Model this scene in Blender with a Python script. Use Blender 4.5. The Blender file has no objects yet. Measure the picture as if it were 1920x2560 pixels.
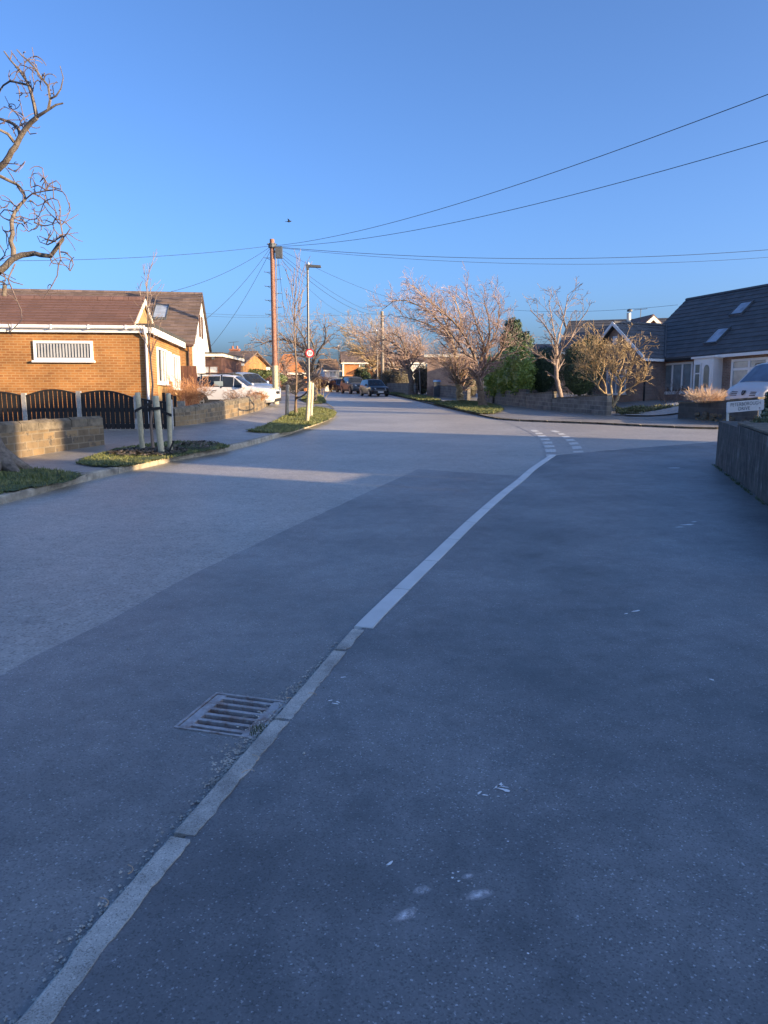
import bpy, math, random
from mathutils import Vector, Matrix, noise
from mathutils.geometry import tessellate_polygon
R = math.radians
C = bpy.context.scene.collection
sc = bpy.context.scene

# ------------------------------------------------------------ camera, sky, sun
F, CX, CY, HOR, EYE = 1870.0, 960.0, 1280.0, 945.0, 1.6
PITCH = math.atan((CY - HOR) / F)
cam_d = bpy.data.cameras.new('camera')
cam = bpy.data.objects.new('camera', cam_d); C.objects.link(cam)
cam.location = (0, 0, EYE)
cam.rotation_euler = (math.pi / 2 - PITCH, 0, 0)
cam_d.sensor_fit = 'VERTICAL'; cam_d.sensor_height = 36; cam_d.lens = 36 * F / 2560
cam_d.clip_start = 0.05; cam_d.clip_end = 3000
sc.camera = cam

SUN_EL = R(13.0)
SX, SY = 0.914, -0.406                      # horizontal direction towards the sun
world = bpy.data.worlds.new('World'); sc.world = world; world.use_nodes = True
nt = world.node_tree
sky = nt.nodes.new('ShaderNodeTexSky'); sky.sky_type = 'NISHITA'; sky.sun_disc = False
sky.sun_elevation = SUN_EL; sky.sun_rotation = math.atan2(SX, SY)
sky.altitude = 0; sky.air_density = 0.63; sky.dust_density = 3.0; sky.ozone_density = 5.1
bg = nt.nodes['Background']; bg.inputs['Strength'].default_value = 0.13
nt.links.new(sky.outputs['Color'], bg.inputs['Color'])
sun_d = bpy.data.lights.new('sun', 'SUN'); sun = bpy.data.objects.new('sun', sun_d); C.objects.link(sun)
sun_d.energy = 4.2; sun_d.angle = R(0.5); sun_d.color = (1.0, 0.74, 0.43)
sv = Vector((SX * math.cos(SUN_EL), SY * math.cos(SUN_EL), math.sin(SUN_EL)))
sun.rotation_euler = sv.to_track_quat('Z', 'Y').to_euler()
sc.view_settings.view_transform = 'Standard'; sc.view_settings.look = 'None'
sc.view_settings.exposure = 1.5; sc.view_settings.gamma = 1.0

# ------------------------------------------------------------ pixel <-> place
def smooth(t):
    t = max(0.0, min(1.0, t)); return t * t * (3 - 2 * t)
def zg(x, y):                               # the left side of the street rises a little
    a = 0.17 * smooth((-x - 2.8) / 3.0) * smooth((y - 14) / 8)
    b = 0.42 * smooth((x - 10.5) / 3.0) * smooth((y - 25.5) / 4.0)
    return a + b
def ray(px, py):
    u = (px - CX) / F; v = (py - CY) / F
    return Vector((u, math.cos(PITCH) - v * math.sin(PITCH), -math.sin(PITCH) - v * math.cos(PITCH)))
def G(px, py, z0=0.0):                      # ground point seen at a pixel of the photograph
    d = ray(px, py); z = z0
    for i in range(25):
        t = (z - EYE) / d.z
        z = 0.5 * z + 0.5 * (z0 + zg(d.x * t, d.y * t))
    t = (z - EYE) / d.z
    return Vector((d.x * t, d.y * t, z))
def P(px, py, dist):                        # point at distance dist along +Y
    d = ray(px, py); t = dist / d.y
    return Vector((d.x * t, dist, EYE + d.z * t))
def X(px, dist, z):
    return (px - CX) / F * (dist * math.cos(PITCH) - (z - EYE) * math.sin(PITCH))

# ------------------------------------------------------------ materials
def new_mat(name):
    m = bpy.data.materials.new(name); m.use_nodes = True
    return m, m.node_tree, m.node_tree.nodes['Principled BSDF']
def N(t, typ, **kw):
    n = t.nodes.new(typ)
    for k, v in kw.items():
        if k in n.inputs.keys() if isinstance(k, str) else False: n.inputs[k].default_value = v
        else: setattr(n, k, v)
    return n
def ramp(t, fac, stops):
    r = t.nodes.new('ShaderNodeValToRGB'); e = r.color_ramp.elements
    while len(e) < len(stops): e.new(0.5)
    for el, (p, c) in zip(e, stops):
        el.position = p; el.color = (c[0], c[1], c[2], 1) if len(c) == 3 else c
    t.links.new(fac, r.inputs[0]); return r.outputs[0]
def coords(t, uv=False):
    tc = t.nodes.new('ShaderNodeTexCoord'); return tc.outputs['UV' if uv else 'Object']
def noise_tex(t, vec, scale, detail=4, rough=0.6):
    n = t.nodes.new('ShaderNodeTexNoise'); n.inputs['Scale'].default_value = scale
    n.inputs['Detail'].default_value = detail; n.inputs['Roughness'].default_value = rough
    t.links.new(vec, n.inputs['Vector']); return n.outputs['Fac']
def mix(t, fac, a, b, blend='MIX'):
    m = t.nodes.new('ShaderNodeMix'); m.data_type = 'RGBA'; m.blend_type = blend
    for i, v in ((0, fac), (6, a), (7, b)):
        if isinstance(v, bpy.types.NodeSocket): t.links.new(v, m.inputs[i])
        elif i == 0: m.inputs[0].default_value = v
        else: m.inputs[i].default_value = (*v, 1)
    return m.outputs[2]
def bump(t, b, h, strength=0.3, dist=0.02):
    n = t.nodes.new('ShaderNodeBump'); n.inputs['Strength'].default_value = strength
    n.inputs['Distance'].default_value = dist
    t.links.new(h, n.inputs['Height']); t.links.new(n.outputs[0], b.inputs['Normal'])
def simple(name, col, rough=0.7, var=0.25, scale=6.0, metal=0.0, bmp=0.0, coat=0.0, fine=None):
    m, t, b = new_mat(name); v = coords(t)
    f = noise_tex(t, v, scale, 6)
    lo = tuple(c * (1 - var) for c in col); hi = tuple(min(1, c * (1 + var)) for c in col)
    c = ramp(t, f, [(0.3, lo), (0.7, hi)])
    t.links.new(c, b.inputs['Base Color'])
    b.inputs['Roughness'].default_value = rough; b.inputs['Metallic'].default_value = metal
    b.inputs['Coat Weight'].default_value = coat
    if bmp: bump(t, b, noise_tex(t, v, fine or scale * 6, 5), bmp, 0.02)
    return m
def asphalt(name, col, speck, var=0.18, big=0.35, chip=90.0, rough=0.45, crack=False, smear=0.0):
    m, t, b = new_mat(name); v = coords(t)
    vo = t.nodes.new('ShaderNodeTexVoronoi'); vo.inputs['Scale'].default_value = chip
    t.links.new(v, vo.inputs['Vector'])
    sep = t.nodes.new('ShaderNodeSeparateColor'); t.links.new(vo.outputs['Color'], sep.inputs[0])
    d = tuple(c * 0.5 for c in col); e = tuple(c * 1.25 for c in col)
    c1 = ramp(t, sep.outputs[0], [(0.0, d), (0.3, col), (0.8, col), (0.97, e), (0.993, speck)])
    f = noise_tex(t, v, big, 5, 0.65)
    c2 = mix(t, 1.0, c1, ramp(t, f, [(0.36, (1 - var,) * 3), (0.64, (1 + var,) * 3)]), 'MULTIPLY')
    f2 = noise_tex(t, v, 7.0, 6, 0.7)
    c2 = mix(t, 1.0, c2, ramp(t, f2, [(0.3, (0.8,) * 3), (0.7, (1.18,) * 3)]), 'MULTIPLY')
    f3 = noise_tex(t, v, 1.7, 8, 0.75)                       # damp and worn areas with ragged borders
    c2 = mix(t, 1.0, c2, ramp(t, f3, [(0.36, (1 - var * 0.75,) * 3), (0.47, (1, 1, 1)), (0.6, (1, 1, 1)), (0.68, (1 + var * 0.6,) * 3)]), 'MULTIPLY')
    t.links.new(ramp(t, f3, [(0.3, (rough - 0.08,) * 3), (0.7, (rough + 0.12,) * 3)]), b.inputs['Roughness'])
    # scattered pale grit
    v2 = t.nodes.new('ShaderNodeTexVoronoi'); v2.inputs['Scale'].default_value = 14.0
    t.links.new(v, v2.inputs['Vector'])
    gr = ramp(t, v2.outputs['Distance'], [(0.0, (1, 1, 1)), (0.045, (1, 1, 1)), (0.06, (0, 0, 0))])
    s2 = t.nodes.new('ShaderNodeSeparateColor'); t.links.new(v2.outputs['Color'], s2.inputs[0])
    gate = ramp(t, s2.outputs[1], [(0.86, (0, 0, 0)), (0.88, (0.9, 0.9, 0.9))])
    c2 = mix(t, mix(t, 1.0, gr, gate, 'MULTIPLY'), c2, (0.6, 0.6, 0.58))
    if crack:
        vc = t.nodes.new('ShaderNodeTexVoronoi'); vc.feature = 'DISTANCE_TO_EDGE'; vc.inputs['Scale'].default_value = 0.22
        mp = t.nodes.new('ShaderNodeVectorMath'); mp.operation = 'ADD'
        nn = t.nodes.new('ShaderNodeTexNoise'); nn.inputs['Scale'].default_value = 1.2; nn.inputs['Detail'].default_value = 6
        t.links.new(v, nn.inputs['Vector']); t.links.new(v, mp.inputs[0]); t.links.new(nn.outputs['Color'], mp.inputs[1])
        t.links.new(mp.outputs[0], vc.inputs['Vector'])
        ck = ramp(t, vc.outputs['Distance'], [(0.0, (0.55,) * 3), (0.004, (0.8,) * 3), (0.008, (1, 1, 1))])
        c2 = mix(t, 1.0, c2, ck, 'MULTIPLY')
    t.links.new(c2, b.inputs['Base Color'])
    b.inputs['Specular IOR Level'].default_value = 1.0
    bump(t, b, sep.outputs[0], 0.3, 0.004)
    return m
def brick(name, c1, c2, mortar, var=0.3, bw=0.225, bh=0.075, ms=0.012, rough=0.85, blotch=None):
    m, t, b = new_mat(name); v = coords(t, True)
    br = t.nodes.new('ShaderNodeTexBrick')
    br.inputs['Color1'].default_value = (*c1, 1); br.inputs['Color2'].default_value = (*c2, 1)
    br.inputs['Mortar'].default_value = (*mortar, 1); br.inputs['Scale'].default_value = 1.0
    br.inputs['Mortar Size'].default_value = ms; br.inputs['Brick Width'].default_value = bw
    br.inputs['Row Height'].default_value = bh; br.inputs['Bias'].default_value = 0.0
    br.inputs['Mortar Smooth'].default_value = 0.2
    wob = t.nodes.new('ShaderNodeVectorMath'); wob.operation = 'MULTIPLY_ADD'
    nn = t.nodes.new('ShaderNodeTexNoise'); nn.inputs['Scale'].default_value = 5.0
    t.links.new(v, nn.inputs['Vector']); t.links.new(nn.outputs['Color'], wob.inputs[0])
    wob.inputs[1].default_value = (ms * 1.2, ms * 1.2, 0); t.links.new(v, wob.inputs[2])
    t.links.new(wob.outputs[0], br.inputs['Vector'])
    f = noise_tex(t, v, 1.3, 7, 0.65)
    c = mix(t, 1.0, br.outputs['Color'], ramp(t, f, [(0.3, (1 - var,) * 3), (0.7, (1 + var,) * 3)]), 'MULTIPLY')
    if blotch:
        g = noise_tex(t, v, blotch[1], 8, 0.75)
        c = mix(t, ramp(t, g, [(blotch[2], (0, 0, 0)), (blotch[2] + 0.1, (1, 1, 1))]), c, blotch[0])
    t.links.new(c, b.inputs['Base Color']); b.inputs['Roughness'].default_value = rough
    bump(t, b, br.outputs['Fac'], -0.5, 0.01)
    return m
def tiles(name, col, var=0.25):
    m, t, b = new_mat(name); v = coords(t, True)
    br = t.nodes.new('ShaderNodeTexBrick'); t.links.new(v, br.inputs['Vector'])
    lo = tuple(c * (1 - var) for c in col); hi = tuple(c * (1 + var) for c in col)
    br.inputs['Color1'].default_value = (*lo, 1); br.inputs['Color2'].default_value = (*hi, 1)
    br.inputs['Mortar'].default_value = (*[c * 0.6 for c in col], 1); br.inputs['Scale'].default_value = 1
    br.inputs['Mortar Size'].default_value = 0.006; br.inputs['Brick Width'].default_value = 0.38; br.inputs['Row Height'].default_value = 0.3
    f = noise_tex(t, v, 2.2, 7, 0.7)
    c = mix(t, 1.0, br.outputs['Color'], ramp(t, f, [(0.3, (0.82,) * 3), (0.7, (1.18,) * 3)]), 'MULTIPLY')
    t.links.new(c, b.inputs['Base Color']); b.inputs['Roughness'].default_value = 0.75
    return m
def glass_mat(name, col, rough=0.08):
    m = simple(name, col, rough, 0.35, 1.5); m.node_tree.nodes['Principled BSDF'].inputs['Specular IOR Level'].default_value = 0.8
    return m
def leafmat(name, a, b_, rough=0.5):
    m, t, b = new_mat(name); v = coords(t)
    vo = t.nodes.new('ShaderNodeTexVoronoi'); vo.inputs['Scale'].default_value = 9.0; t.links.new(v, vo.inputs['Vector'])
    s = t.nodes.new('ShaderNodeSeparateColor'); t.links.new(vo.outputs['Color'], s.inputs[0])
    c = ramp(t, s.outputs[0], [(0.0, a), (1.0, b_)])
    t.links.new(c, b.inputs['Base Color']); b.inputs['Roughness'].default_value = rough
    return m

M = {}
M['road'] = asphalt('road_asphalt', (0.335, 0.31, 0.275), (0.5, 0.48, 0.45), 0.16, 0.3, 70)
M['side_road'] = asphalt('side_road_asphalt', (0.315, 0.29, 0.26), (0.36, 0.34, 0.32), 0.14, 0.3, 70)
M['patch'] = asphalt('trench_asphalt', (0.185, 0.177, 0.17), (0.4, 0.4, 0.4), 0.28, 0.6, 170)
M['footway'] = asphalt('footway_asphalt', (0.15, 0.146, 0.145), (0.4, 0.4, 0.41), 0.42, 0.5, 190)
M['pavement'] = asphalt('pavement_asphalt', (0.235, 0.215, 0.19), (0.3, 0.29, 0.28), 0.22, 0.4, 80, crack=True)
M['soil'] = simple('soil', (0.06, 0.05, 0.035), 0.95, 0.4, 2, bmp=0.4)
M['lawn'] = simple('lawn', (0.06, 0.085, 0.022), 0.9, 0.45, 3, bmp=0.5, fine=40)
M['grass'] = leafmat('grass_blades', (0.085, 0.115, 0.025), (0.22, 0.21, 0.075), 0.6)
M['kerb_old'] = asphalt('old_kerb', (0.43, 0.41, 0.37), (0.6, 0.58, 0.54), 0.3, 3.0, 260, rough=0.8)
M['kerb_new'] = simple('concrete_kerb', (0.66, 0.66, 0.64), 0.7, 0.1, 3, bmp=0.1)
M['kerb_left'] = simple('weathered_kerb', (0.32, 0.28, 0.22), 0.9, 0.45, 5, bmp=0.5, fine=40)
M['paint'] = simple('road_paint', (0.55, 0.55, 0.53), 0.7, 0.25, 25)
M['splat'] = simple('white_splash', (0.85, 0.85, 0.85), 0.7, 0.1, 25)
M['iron'] = simple('cast_iron', (0.43, 0.415, 0.42), 0.45, 0.25, 20, metal=0.3, bmp=0.2)
m_, t_, b_ = M['iron'], M['iron'].node_tree, M['iron'].node_tree.nodes['Principled BSDF']
src = b_.inputs['Base Color'].links[0].from_socket
t_.links.new(mix(t_, ramp(t_, noise_tex(t_, coords(t_), 9, 6, .7), [(0.45, (0, 0, 0)), (0.62, (0.8, 0.8, 0.8))]), src, (0.2, 0.115, 0.08)), b_.inputs['Base Color'])
M['black'] = simple('black', (0.008, 0.008, 0.009), 0.7, 0.2, 5)
M['rubber'] = simple('rubber', (0.018, 0.018, 0.019), 0.8, 0.2, 8)
M['brick_orange'] = brick('orange_brick', (0.36, 0.155, 0.042), (0.26, 0.1, 0.027), (0.36, 0.22, 0.095), 0.28)
M['brick_far'] = brick('far_orange_brick', (0.5, 0.17, 0.05), (0.4, 0.13, 0.04), (0.42, 0.22, 0.1), 0.2)
M['brick_brown'] = brick('brown_brick', (0.33, 0.21, 0.155), (0.24, 0.145, 0.11), (0.32, 0.25, 0.2), 0.3)
M['stone'] = brick('sooty_stone', (0.19, 0.165, 0.135), (0.11, 0.1, 0.088), (0.25, 0.22, 0.18), 0.45, 0.46, 0.19, 0.014, 0.9, ((0.3, 0.28, 0.24), 6.0, 0.66))
M['stone_dark'] = brick('dark_rough_stone', (0.1, 0.092, 0.08), (0.055, 0.052, 0.048), (0.11, 0.1, 0.086), 0.5, 0.62, 0.21, 0.012, 0.9, ((0.26, 0.23, 0.19), 7.0, 0.67))
M['stone_warm'] = brick('warm_stone', (0.23, 0.155, 0.08), (0.085, 0.068, 0.05), (0.2, 0.16, 0.11), 0.55, 0.33, 0.145, 0.013, 0.9, ((0.05, 0.046, 0.042), 2.6, 0.53))
M['stone_cap'] = simple('stone_coping', (0.14, 0.115, 0.082), 0.9, 0.55, 5, bmp=0.6, fine=30)
M['tile_red'] = tiles('red_brown_tiles', (0.155, 0.085, 0.068), 0.12)
M['tile_brown'] = tiles('dark_brown_tiles', (0.15, 0.105, 0.085))
M['tile_slate'] = tiles('slate_grey_tiles', (0.085, 0.086, 0.091), 0.18)
M['tile_tan'] = tiles('mossy_tan_tiles', (0.2, 0.12, 0.065))
M['felt'] = simple('roof_felt', (0.05, 0.048, 0.045), 0.9, 0.3, 6)
M['white'] = simple('white_upvc', (0.8, 0.79, 0.76), 0.45, 0.05, 4)
M['cream'] = simple('cream_paint', (0.72, 0.68, 0.58), 0.7, 0.12, 3)
M['render'] = simple('white_render', (0.58, 0.57, 0.53), 0.9, 0.12, 2.5, bmp=0.3)
M['tan_panel'] = simple('tan_render', (0.36, 0.22, 0.09), 0.85, 0.1, 4, bmp=0.2)
M['wood_dark'] = simple('dark_timber', (0.085, 0.04, 0.03), 0.7, 0.3, 6)
M['wood_red'] = simple('red_brown_timber', (0.13, 0.055, 0.035), 0.6, 0.25, 5)
M['wood_pale'] = simple('pale_stake_wood', (0.48, 0.42, 0.28), 0.85, 0.2, 14, bmp=0.3)
M['wood_grey'] = simple('grey_weathered_wood', (0.25, 0.23, 0.19), 0.9, 0.3, 14, bmp=0.3)
M['fence'] = simple('black_fence_stain', (0.012, 0.011, 0.011), 0.75, 0.3, 8)
M['concrete'] = simple('concrete', (0.34, 0.33, 0.31), 0.9, 0.25, 8, bmp=0.3)
M['glass'] = glass_mat('window_glass', (0.035, 0.045, 0.055))
M['glass_grey'] = glass_mat('grey_window_glass', (0.22, 0.26, 0.27), 0.1)
M['glass_pale'] = glass_mat('curtained_glass', (0.3, 0.36, 0.37), 0.25)
M['skyglass'] = glass_mat('rooflight_glass', (0.3, 0.34, 0.4), 0.1)
M['frost'] = glass_mat('frosted_glass', (0.14, 0.18, 0.17), 0.3)
M['blind'] = simple('blind_fabric', (0.42, 0.42, 0.42), 0.8, 0.08, 3)
M['pole'] = simple('creosoted_pole', (0.29, 0.145, 0.1), 0.9, 0.35, 9, bmp=0.4)
M['galv'] = simple('galvanised_steel', (0.12, 0.12, 0.118), 0.45, 0.15, 10, metal=0.5)
M['lampgrey'] = simple('dark_grey_lamp', (0.075, 0.08, 0.085), 0.5, 0.2, 8)
M['pole_pale'] = simple('weathered_pole', (0.24, 0.2, 0.155), 0.9, 0.3, 9, bmp=0.4)
M['cable'] = simple('cable', (0.02, 0.02, 0.022), 0.6, 0.1, 5)
M['red'] = simple('sign_red', (0.55, 0.025, 0.03), 0.45, 0.06, 6)
M['signwhite'] = simple('sign_white', (0.75, 0.74, 0.73), 0.45, 0.05, 5)
M['ink'] = simple('sign_lettering', (0.02, 0.02, 0.022), 0.5, 0.1, 5)
M['ink_grey'] = simple('faded_lettering', (0.17, 0.165, 0.175), 0.5, 0.1, 5)
M['bark'] = simple('bark', (0.15, 0.122, 0.098), 0.95, 0.5, 12, bmp=0.8, fine=35)
M['bark_dark'] = simple('dark_bark', (0.16, 0.118, 0.105), 0.9, 0.4, 10, bmp=0.5)
M['bark_red'] = simple('cherry_bark', (0.17, 0.115, 0.075), 0.9, 0.4, 8, bmp=0.4)
M['twig_red'] = simple('cherry_twigs', (0.27, 0.185, 0.155), 0.8, 0.3, 3)
M['twig_pink'] = simple('budding_twigs', (0.32, 0.22, 0.17), 0.8, 0.3, 2)
M['twig_gold'] = simple('golden_twigs', (0.33, 0.23, 0.115), 0.8, 0.3, 2)
M['twig_grey'] = simple('grey_twigs', (0.24, 0.175, 0.135), 0.8, 0.3, 3)
M['laurel'] = leafmat('laurel_leaves', (0.11, 0.19, 0.03), (0.3, 0.37, 0.08), 0.35)
M['conifer'] = leafmat('conifer_foliage', (0.018, 0.035, 0.016), (0.055, 0.085, 0.03), 0.6)
M['conifer_light'] = leafmat('light_conifer_foliage', (0.05, 0.085, 0.03), (0.14, 0.17, 0.06), 0.6)
M['hedge'] = leafmat('hedge_leaves', (0.05, 0.045, 0.025), (0.13, 0.1, 0.06), 0.7)
M['hedge_green'] = leafmat('green_hedge_leaves', (0.06, 0.085, 0.025), (0.17, 0.19, 0.06), 0.6)
M['hedge_red'] = leafmat('reddish_hedge_leaves', (0.12, 0.05, 0.035), (0.26, 0.13, 0.09), 0.7)
M['shrub'] = leafmat('russet_twigs', (0.3, 0.14, 0.06), (0.5, 0.26, 0.12), 0.7)
M['straw'] = leafmat('dry_straw', (0.5, 0.32, 0.19), (0.75, 0.56, 0.38), 0.7)
M['cover'] = leafmat('ground_cover', (0.07, 0.085, 0.035), (0.2, 0.2, 0.09), 0.6)
M['mulch'] = leafmat('bark_mulch', (0.02, 0.017, 0.014), (0.2, 0.16, 0.125), 0.9)
M['car_white'] = simple('white_paint', (0.6, 0.57, 0.55), 0.3, 0.02, 1, coat=0.6)
M['car_black'] = simple('black_paint', (0.012, 0.012, 0.014), 0.3, 0.05, 1, coat=0.35)
M['car_grey'] = simple('grey_paint', (0.06, 0.068, 0.08), 0.45, 0.05, 1, coat=0.2)
M['car_blue'] = simple('dark_blue_paint', (0.02, 0.028, 0.05), 0.35, 0.05, 1, coat=0.3)
M['car_silver'] = simple('silver_blue_paint', (0.3, 0.36, 0.45), 0.3, 0.05, 1, metal=0.3, coat=0.8)
M['car_glass'] = glass_mat('car_glass', (0.02, 0.024, 0.028), 0.06)
M['van_sky_glass'] = glass_mat('van_sky_glass', (0.12, 0.16, 0.22), 0.06)  # sky reflection painted into the windscreen's base colour
M['trim'] = simple('black_plastic_trim', (0.025, 0.025, 0.027), 0.6, 0.2, 5)
M['alloy'] = simple('alloy_wheel', (0.55, 0.53, 0.5), 0.35, 0.06, 5, metal=0.7)
M['lens'] = simple('headlight_lens', (0.62, 0.66, 0.7), 0.12, 0.1, 20, coat=1.0)
M['redlens'] = simple('tail_light_lens', (0.5, 0.02, 0.02), 0.25, 0.1, 9, coat=0.6)
M['plate'] = simple('number_plate', (0.7, 0.7, 0.68), 0.5, 0.05, 9)
M['binblue'] = simple('blue_bin_plastic', (0.05, 0.13, 0.3), 0.5, 0.1, 5)
M['brick_red'] = brick('red_chimney_brick', (0.4, 0.13, 0.07), (0.3, 0.1, 0.05), (0.3, 0.2, 0.15), 0.2)
M['straw_soil'] = simple('stony_edge', (0.3, 0.27, 0.23), 0.95, 0.5, 10, bmp=0.6)

# ------------------------------------------------------------ mesh building
class MB:
    def __init__(s): s.v = []; s.f = []
    def add(s, vs, fs):
        o = len(s.v); s.v += [Vector(p) for p in vs]; s.f += [tuple(i + o for i in f) for f in fs]; return s
    def box(s, a, b, mat=None):
        x0, y0, z0 = a; x1, y1, z1 = b
        vs = [Vector(p) for p in ((x0, y0, z0), (x1, y0, z0), (x1, y1, z0), (x0, y1, z0), (x0, y0, z1), (x1, y0, z1), (x1, y1, z1), (x0, y1, z1))]
        if mat: vs = [mat @ p for p in vs]
        return s.add(vs, [(0, 3, 2, 1), (4, 5, 6, 7), (0, 1, 5, 4), (1, 2, 6, 5), (2, 3, 7, 6), (3, 0, 4, 7)])
    def quad(s, *p): return s.add(p, [tuple(range(len(p)))])
    def prism(s, poly, h0, h1, axis='z', mat=None):
        n = len(poly)
        def mk(p, h):
            q = {'z': (p[0], p[1], h), 'y': (p[0], h, p[1]), 'x': (h, p[0], p[1])}[axis]
            q = Vector(q); return mat @ q if mat else q
        vs = [mk(p, h0) for p in poly] + [mk(p, h1) for p in poly]
        fs = [tuple(range(n))[::-1], tuple(range(n, 2 * n))] + [(i, (i + 1) % n, n + (i + 1) % n, n + i) for i in range(n)]
        return s.add(vs, fs)
    def tube(s, path, rad, sides=6, cap=True):
        path = [Vector(p) for p in path]; n = len(path)
        if not hasattr(rad, '__len__'): rad = [rad] * n
        up = Vector((0.13, 0.27, 1)).normalized(); vs = []
        u = None
        for i, p in enumerate(path):
            d = (path[min(i + 1, n - 1)] - path[max(i - 1, 0)])
            if d.length < 1e-9: d = Vector((0, 0, 1))
            d.normalize()
            if u is None:
                u = d.cross(Vector((1, 0.1, 0.05))) if abs(d.z) > 0.8 else d.cross(up)
            u = (u - d * u.dot(d)).normalized(); w = d.cross(u)
            for k in range(sides):
                a = 2 * math.pi * k / sides
                vs.append(p + (u * math.cos(a) + w * math.sin(a)) * rad[i])
        fs = [(i * sides + k, i * sides + (k + 1) % sides, (i + 1) * sides + (k + 1) % sides, (i + 1) * sides + k) for i in range(n - 1) for k in range(sides)]
        if cap: fs += [tuple(range(sides))[::-1], tuple((n - 1) * sides + k for k in range(sides))]
        return s.add(vs, fs)
    def lathe(s, prof, mat, sides=20):      # profile (r, z), axis z
        n = len(prof); vs = []
        for r, z in prof:
            for k in range(sides):
                a = 2 * math.pi * k / sides; vs.append(mat @ Vector((r * math.cos(a), r * math.sin(a), z)))
        fs = [(i * sides + k, i * sides + (k + 1) % sides, (i + 1) * sides + (k + 1) % sides, (i + 1) * sides + k) for i in range(n - 1) for k in range(sides)]
        fs += [tuple(range(sides))[::-1], tuple((n - 1) * sides + k for k in range(sides))]
        return s.add(vs, fs)
    def build(s, name, mat, parent=None, smooth_deg=None, uv=True):
        me = bpy.data.meshes.new(name); me.from_pydata([tuple(p) for p in s.v], [], s.f); me.validate()
        if uv:
            L = me.uv_layers.new(name='UVMap').data
            for p in me.polygons:
                n = p.normal
                t = Vector((-n.y, n.x, 0))
                t = Vector((1, 0, 0)) if t.length < 0.15 else t.normalized()
                w = n.cross(t)
                for li in p.loop_indices:
                    co = me.vertices[me.loops[li].vertex_index].co
                    L[li].uv = (co.dot(t), co.dot(w))
        me.materials.append(M[mat])
        if smooth_deg:
            me.shade_smooth(); me.set_sharp_from_angle(angle=R(smooth_deg))
        o = bpy.data.objects.new(name, me); C.objects.link(o)
        if parent: o.parent = parent
        return o
def tag(o, label=None, cat=None, group=None, kind=None):
    if label: o['label'] = label
    if cat: o['category'] = cat
    if group: o['group'] = group
    if kind: o['kind'] = kind
    return o
def thing(name, label, cat, loc=(0, 0, 0), yaw=0.0, group=None, tilt=False):
    o = bpy.data.objects.new(name, None); C.objects.link(o); o.empty_display_size = 0.3
    m = Matrix.Translation(Vector(loc))
    if tilt: m = m @ Matrix.Rotation(R(-2.4), 4, 'X')   # houses stand level on the rising street
    o.matrix_world = m @ Matrix.Rotation(yaw, 4, 'Z')
    return tag(o, label, cat, group)
def copy_tree(o, parent=None):
    c = o.copy(); C.objects.link(c)
    if parent: c.parent = parent
    for ch in list(o.children): copy_tree(ch, c)
    return c
def spline(pts, step=0.5):
    pts = [Vector(p) for p in pts]; out = []
    for i in range(len(pts) - 1):
        a = pts[max(i - 1, 0)]; b = pts[i]; c = pts[i + 1]; d = pts[min(i + 2, len(pts) - 1)]
        n = max(1, int((c - b).length / step))
        for k in range(n):
            t = k / n
            out.append(0.5 * ((2 * b) + (c - a) * t + (2 * a - 5 * b + 4 * c - d) * t * t + (3 * b - a - 3 * c + d) * t ** 3))
    out.append(pts[-1]); return out
def text_mesh(body, size, mat, name, parent, M4, spacing=1.0, ext=0.002, sx=1.0, fit=None):
    cu = bpy.data.curves.new(name, 'FONT'); cu.body = body; cu.size = size; cu.extrude = ext
    cu.align_x = 'CENTER'; cu.align_y = 'CENTER'; cu.space_character = spacing
    to = bpy.data.objects.new(name, cu); C.objects.link(to)
    dg = bpy.context.evaluated_depsgraph_get(); me = bpy.data.meshes.new_from_object(to.evaluated_get(dg))
    bpy.data.objects.remove(to)
    if fit: sx = fit / (max(v.co.x for v in me.vertices) - min(v.co.x for v in me.vertices))
    me.transform(M4 @ Matrix.Diagonal((sx, 1, 1, 1))); me.materials.clear(); me.materials.append(M[mat])
    o = bpy.data.objects.new(name, me); C.objects.link(o); o.parent = parent
    return o
def poly_sheet(name, pts, z, mat, hole=None):
    loops = [[Vector((p[0], p[1], 0)) for p in pts]]
    if hole: loops.append([Vector((p[0], p[1], 0)) for p in hole])
    tri = tessellate_polygon(loops); vs = [Vector((p.x, p.y, z)) for l in loops for p in l]
    mb = MB(); fs = []
    for t in tri:
        a, b, c = (vs[i] for i in t)
        fs.append(t if (b - a).cross(c - a).z > 0 else t[::-1])
    mb.add(vs, fs); o = mb.build(name, mat); return tag(o, kind='structure')
def inside(p, poly):
    x, y = p[0], p[1]; r = False; j = len(poly) - 1
    for i in range(len(poly)):
        xi, yi = poly[i][0], poly[i][1]; xj, yj = poly[j][0], poly[j][1]
        if (yi > y) != (yj > y) and x < (xj - xi) * (y - yi) / (yj - yi) + xi: r = not r
        j = i
    return r

# ------------------------------------------------------------ ground, road, pavements
rng = random.Random(7)
g = MB(); g.quad((-400, -60, -0.3), (400, -60, -0.3), (400, 900, -0.3), (-400, 900, -0.3))
tag(g.build('ground', 'soil'), kind='structure')

# gully hole in the road (a real gully grate, about 0.42 m)
ga, gb, gc, gd = (Vector((*G(*q)[:2], 0)) for q in ((546, 1735), (716, 1759), (606, 1843), (461, 1825)))
gcen = (ga + gb + gc + gd) / 4
gu = ((gb - ga) + (gc - gd)).normalized(); gv = Vector((-gu.y, gu.x, 0)); GH = 0.205
def gp(u, v, z=0.0): return gcen + gu * u + gv * v + Vector((0, 0, z))
hole = [gp(-GH, -GH), gp(GH, -GH), gp(GH, GH), gp(-GH, GH)]

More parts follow.
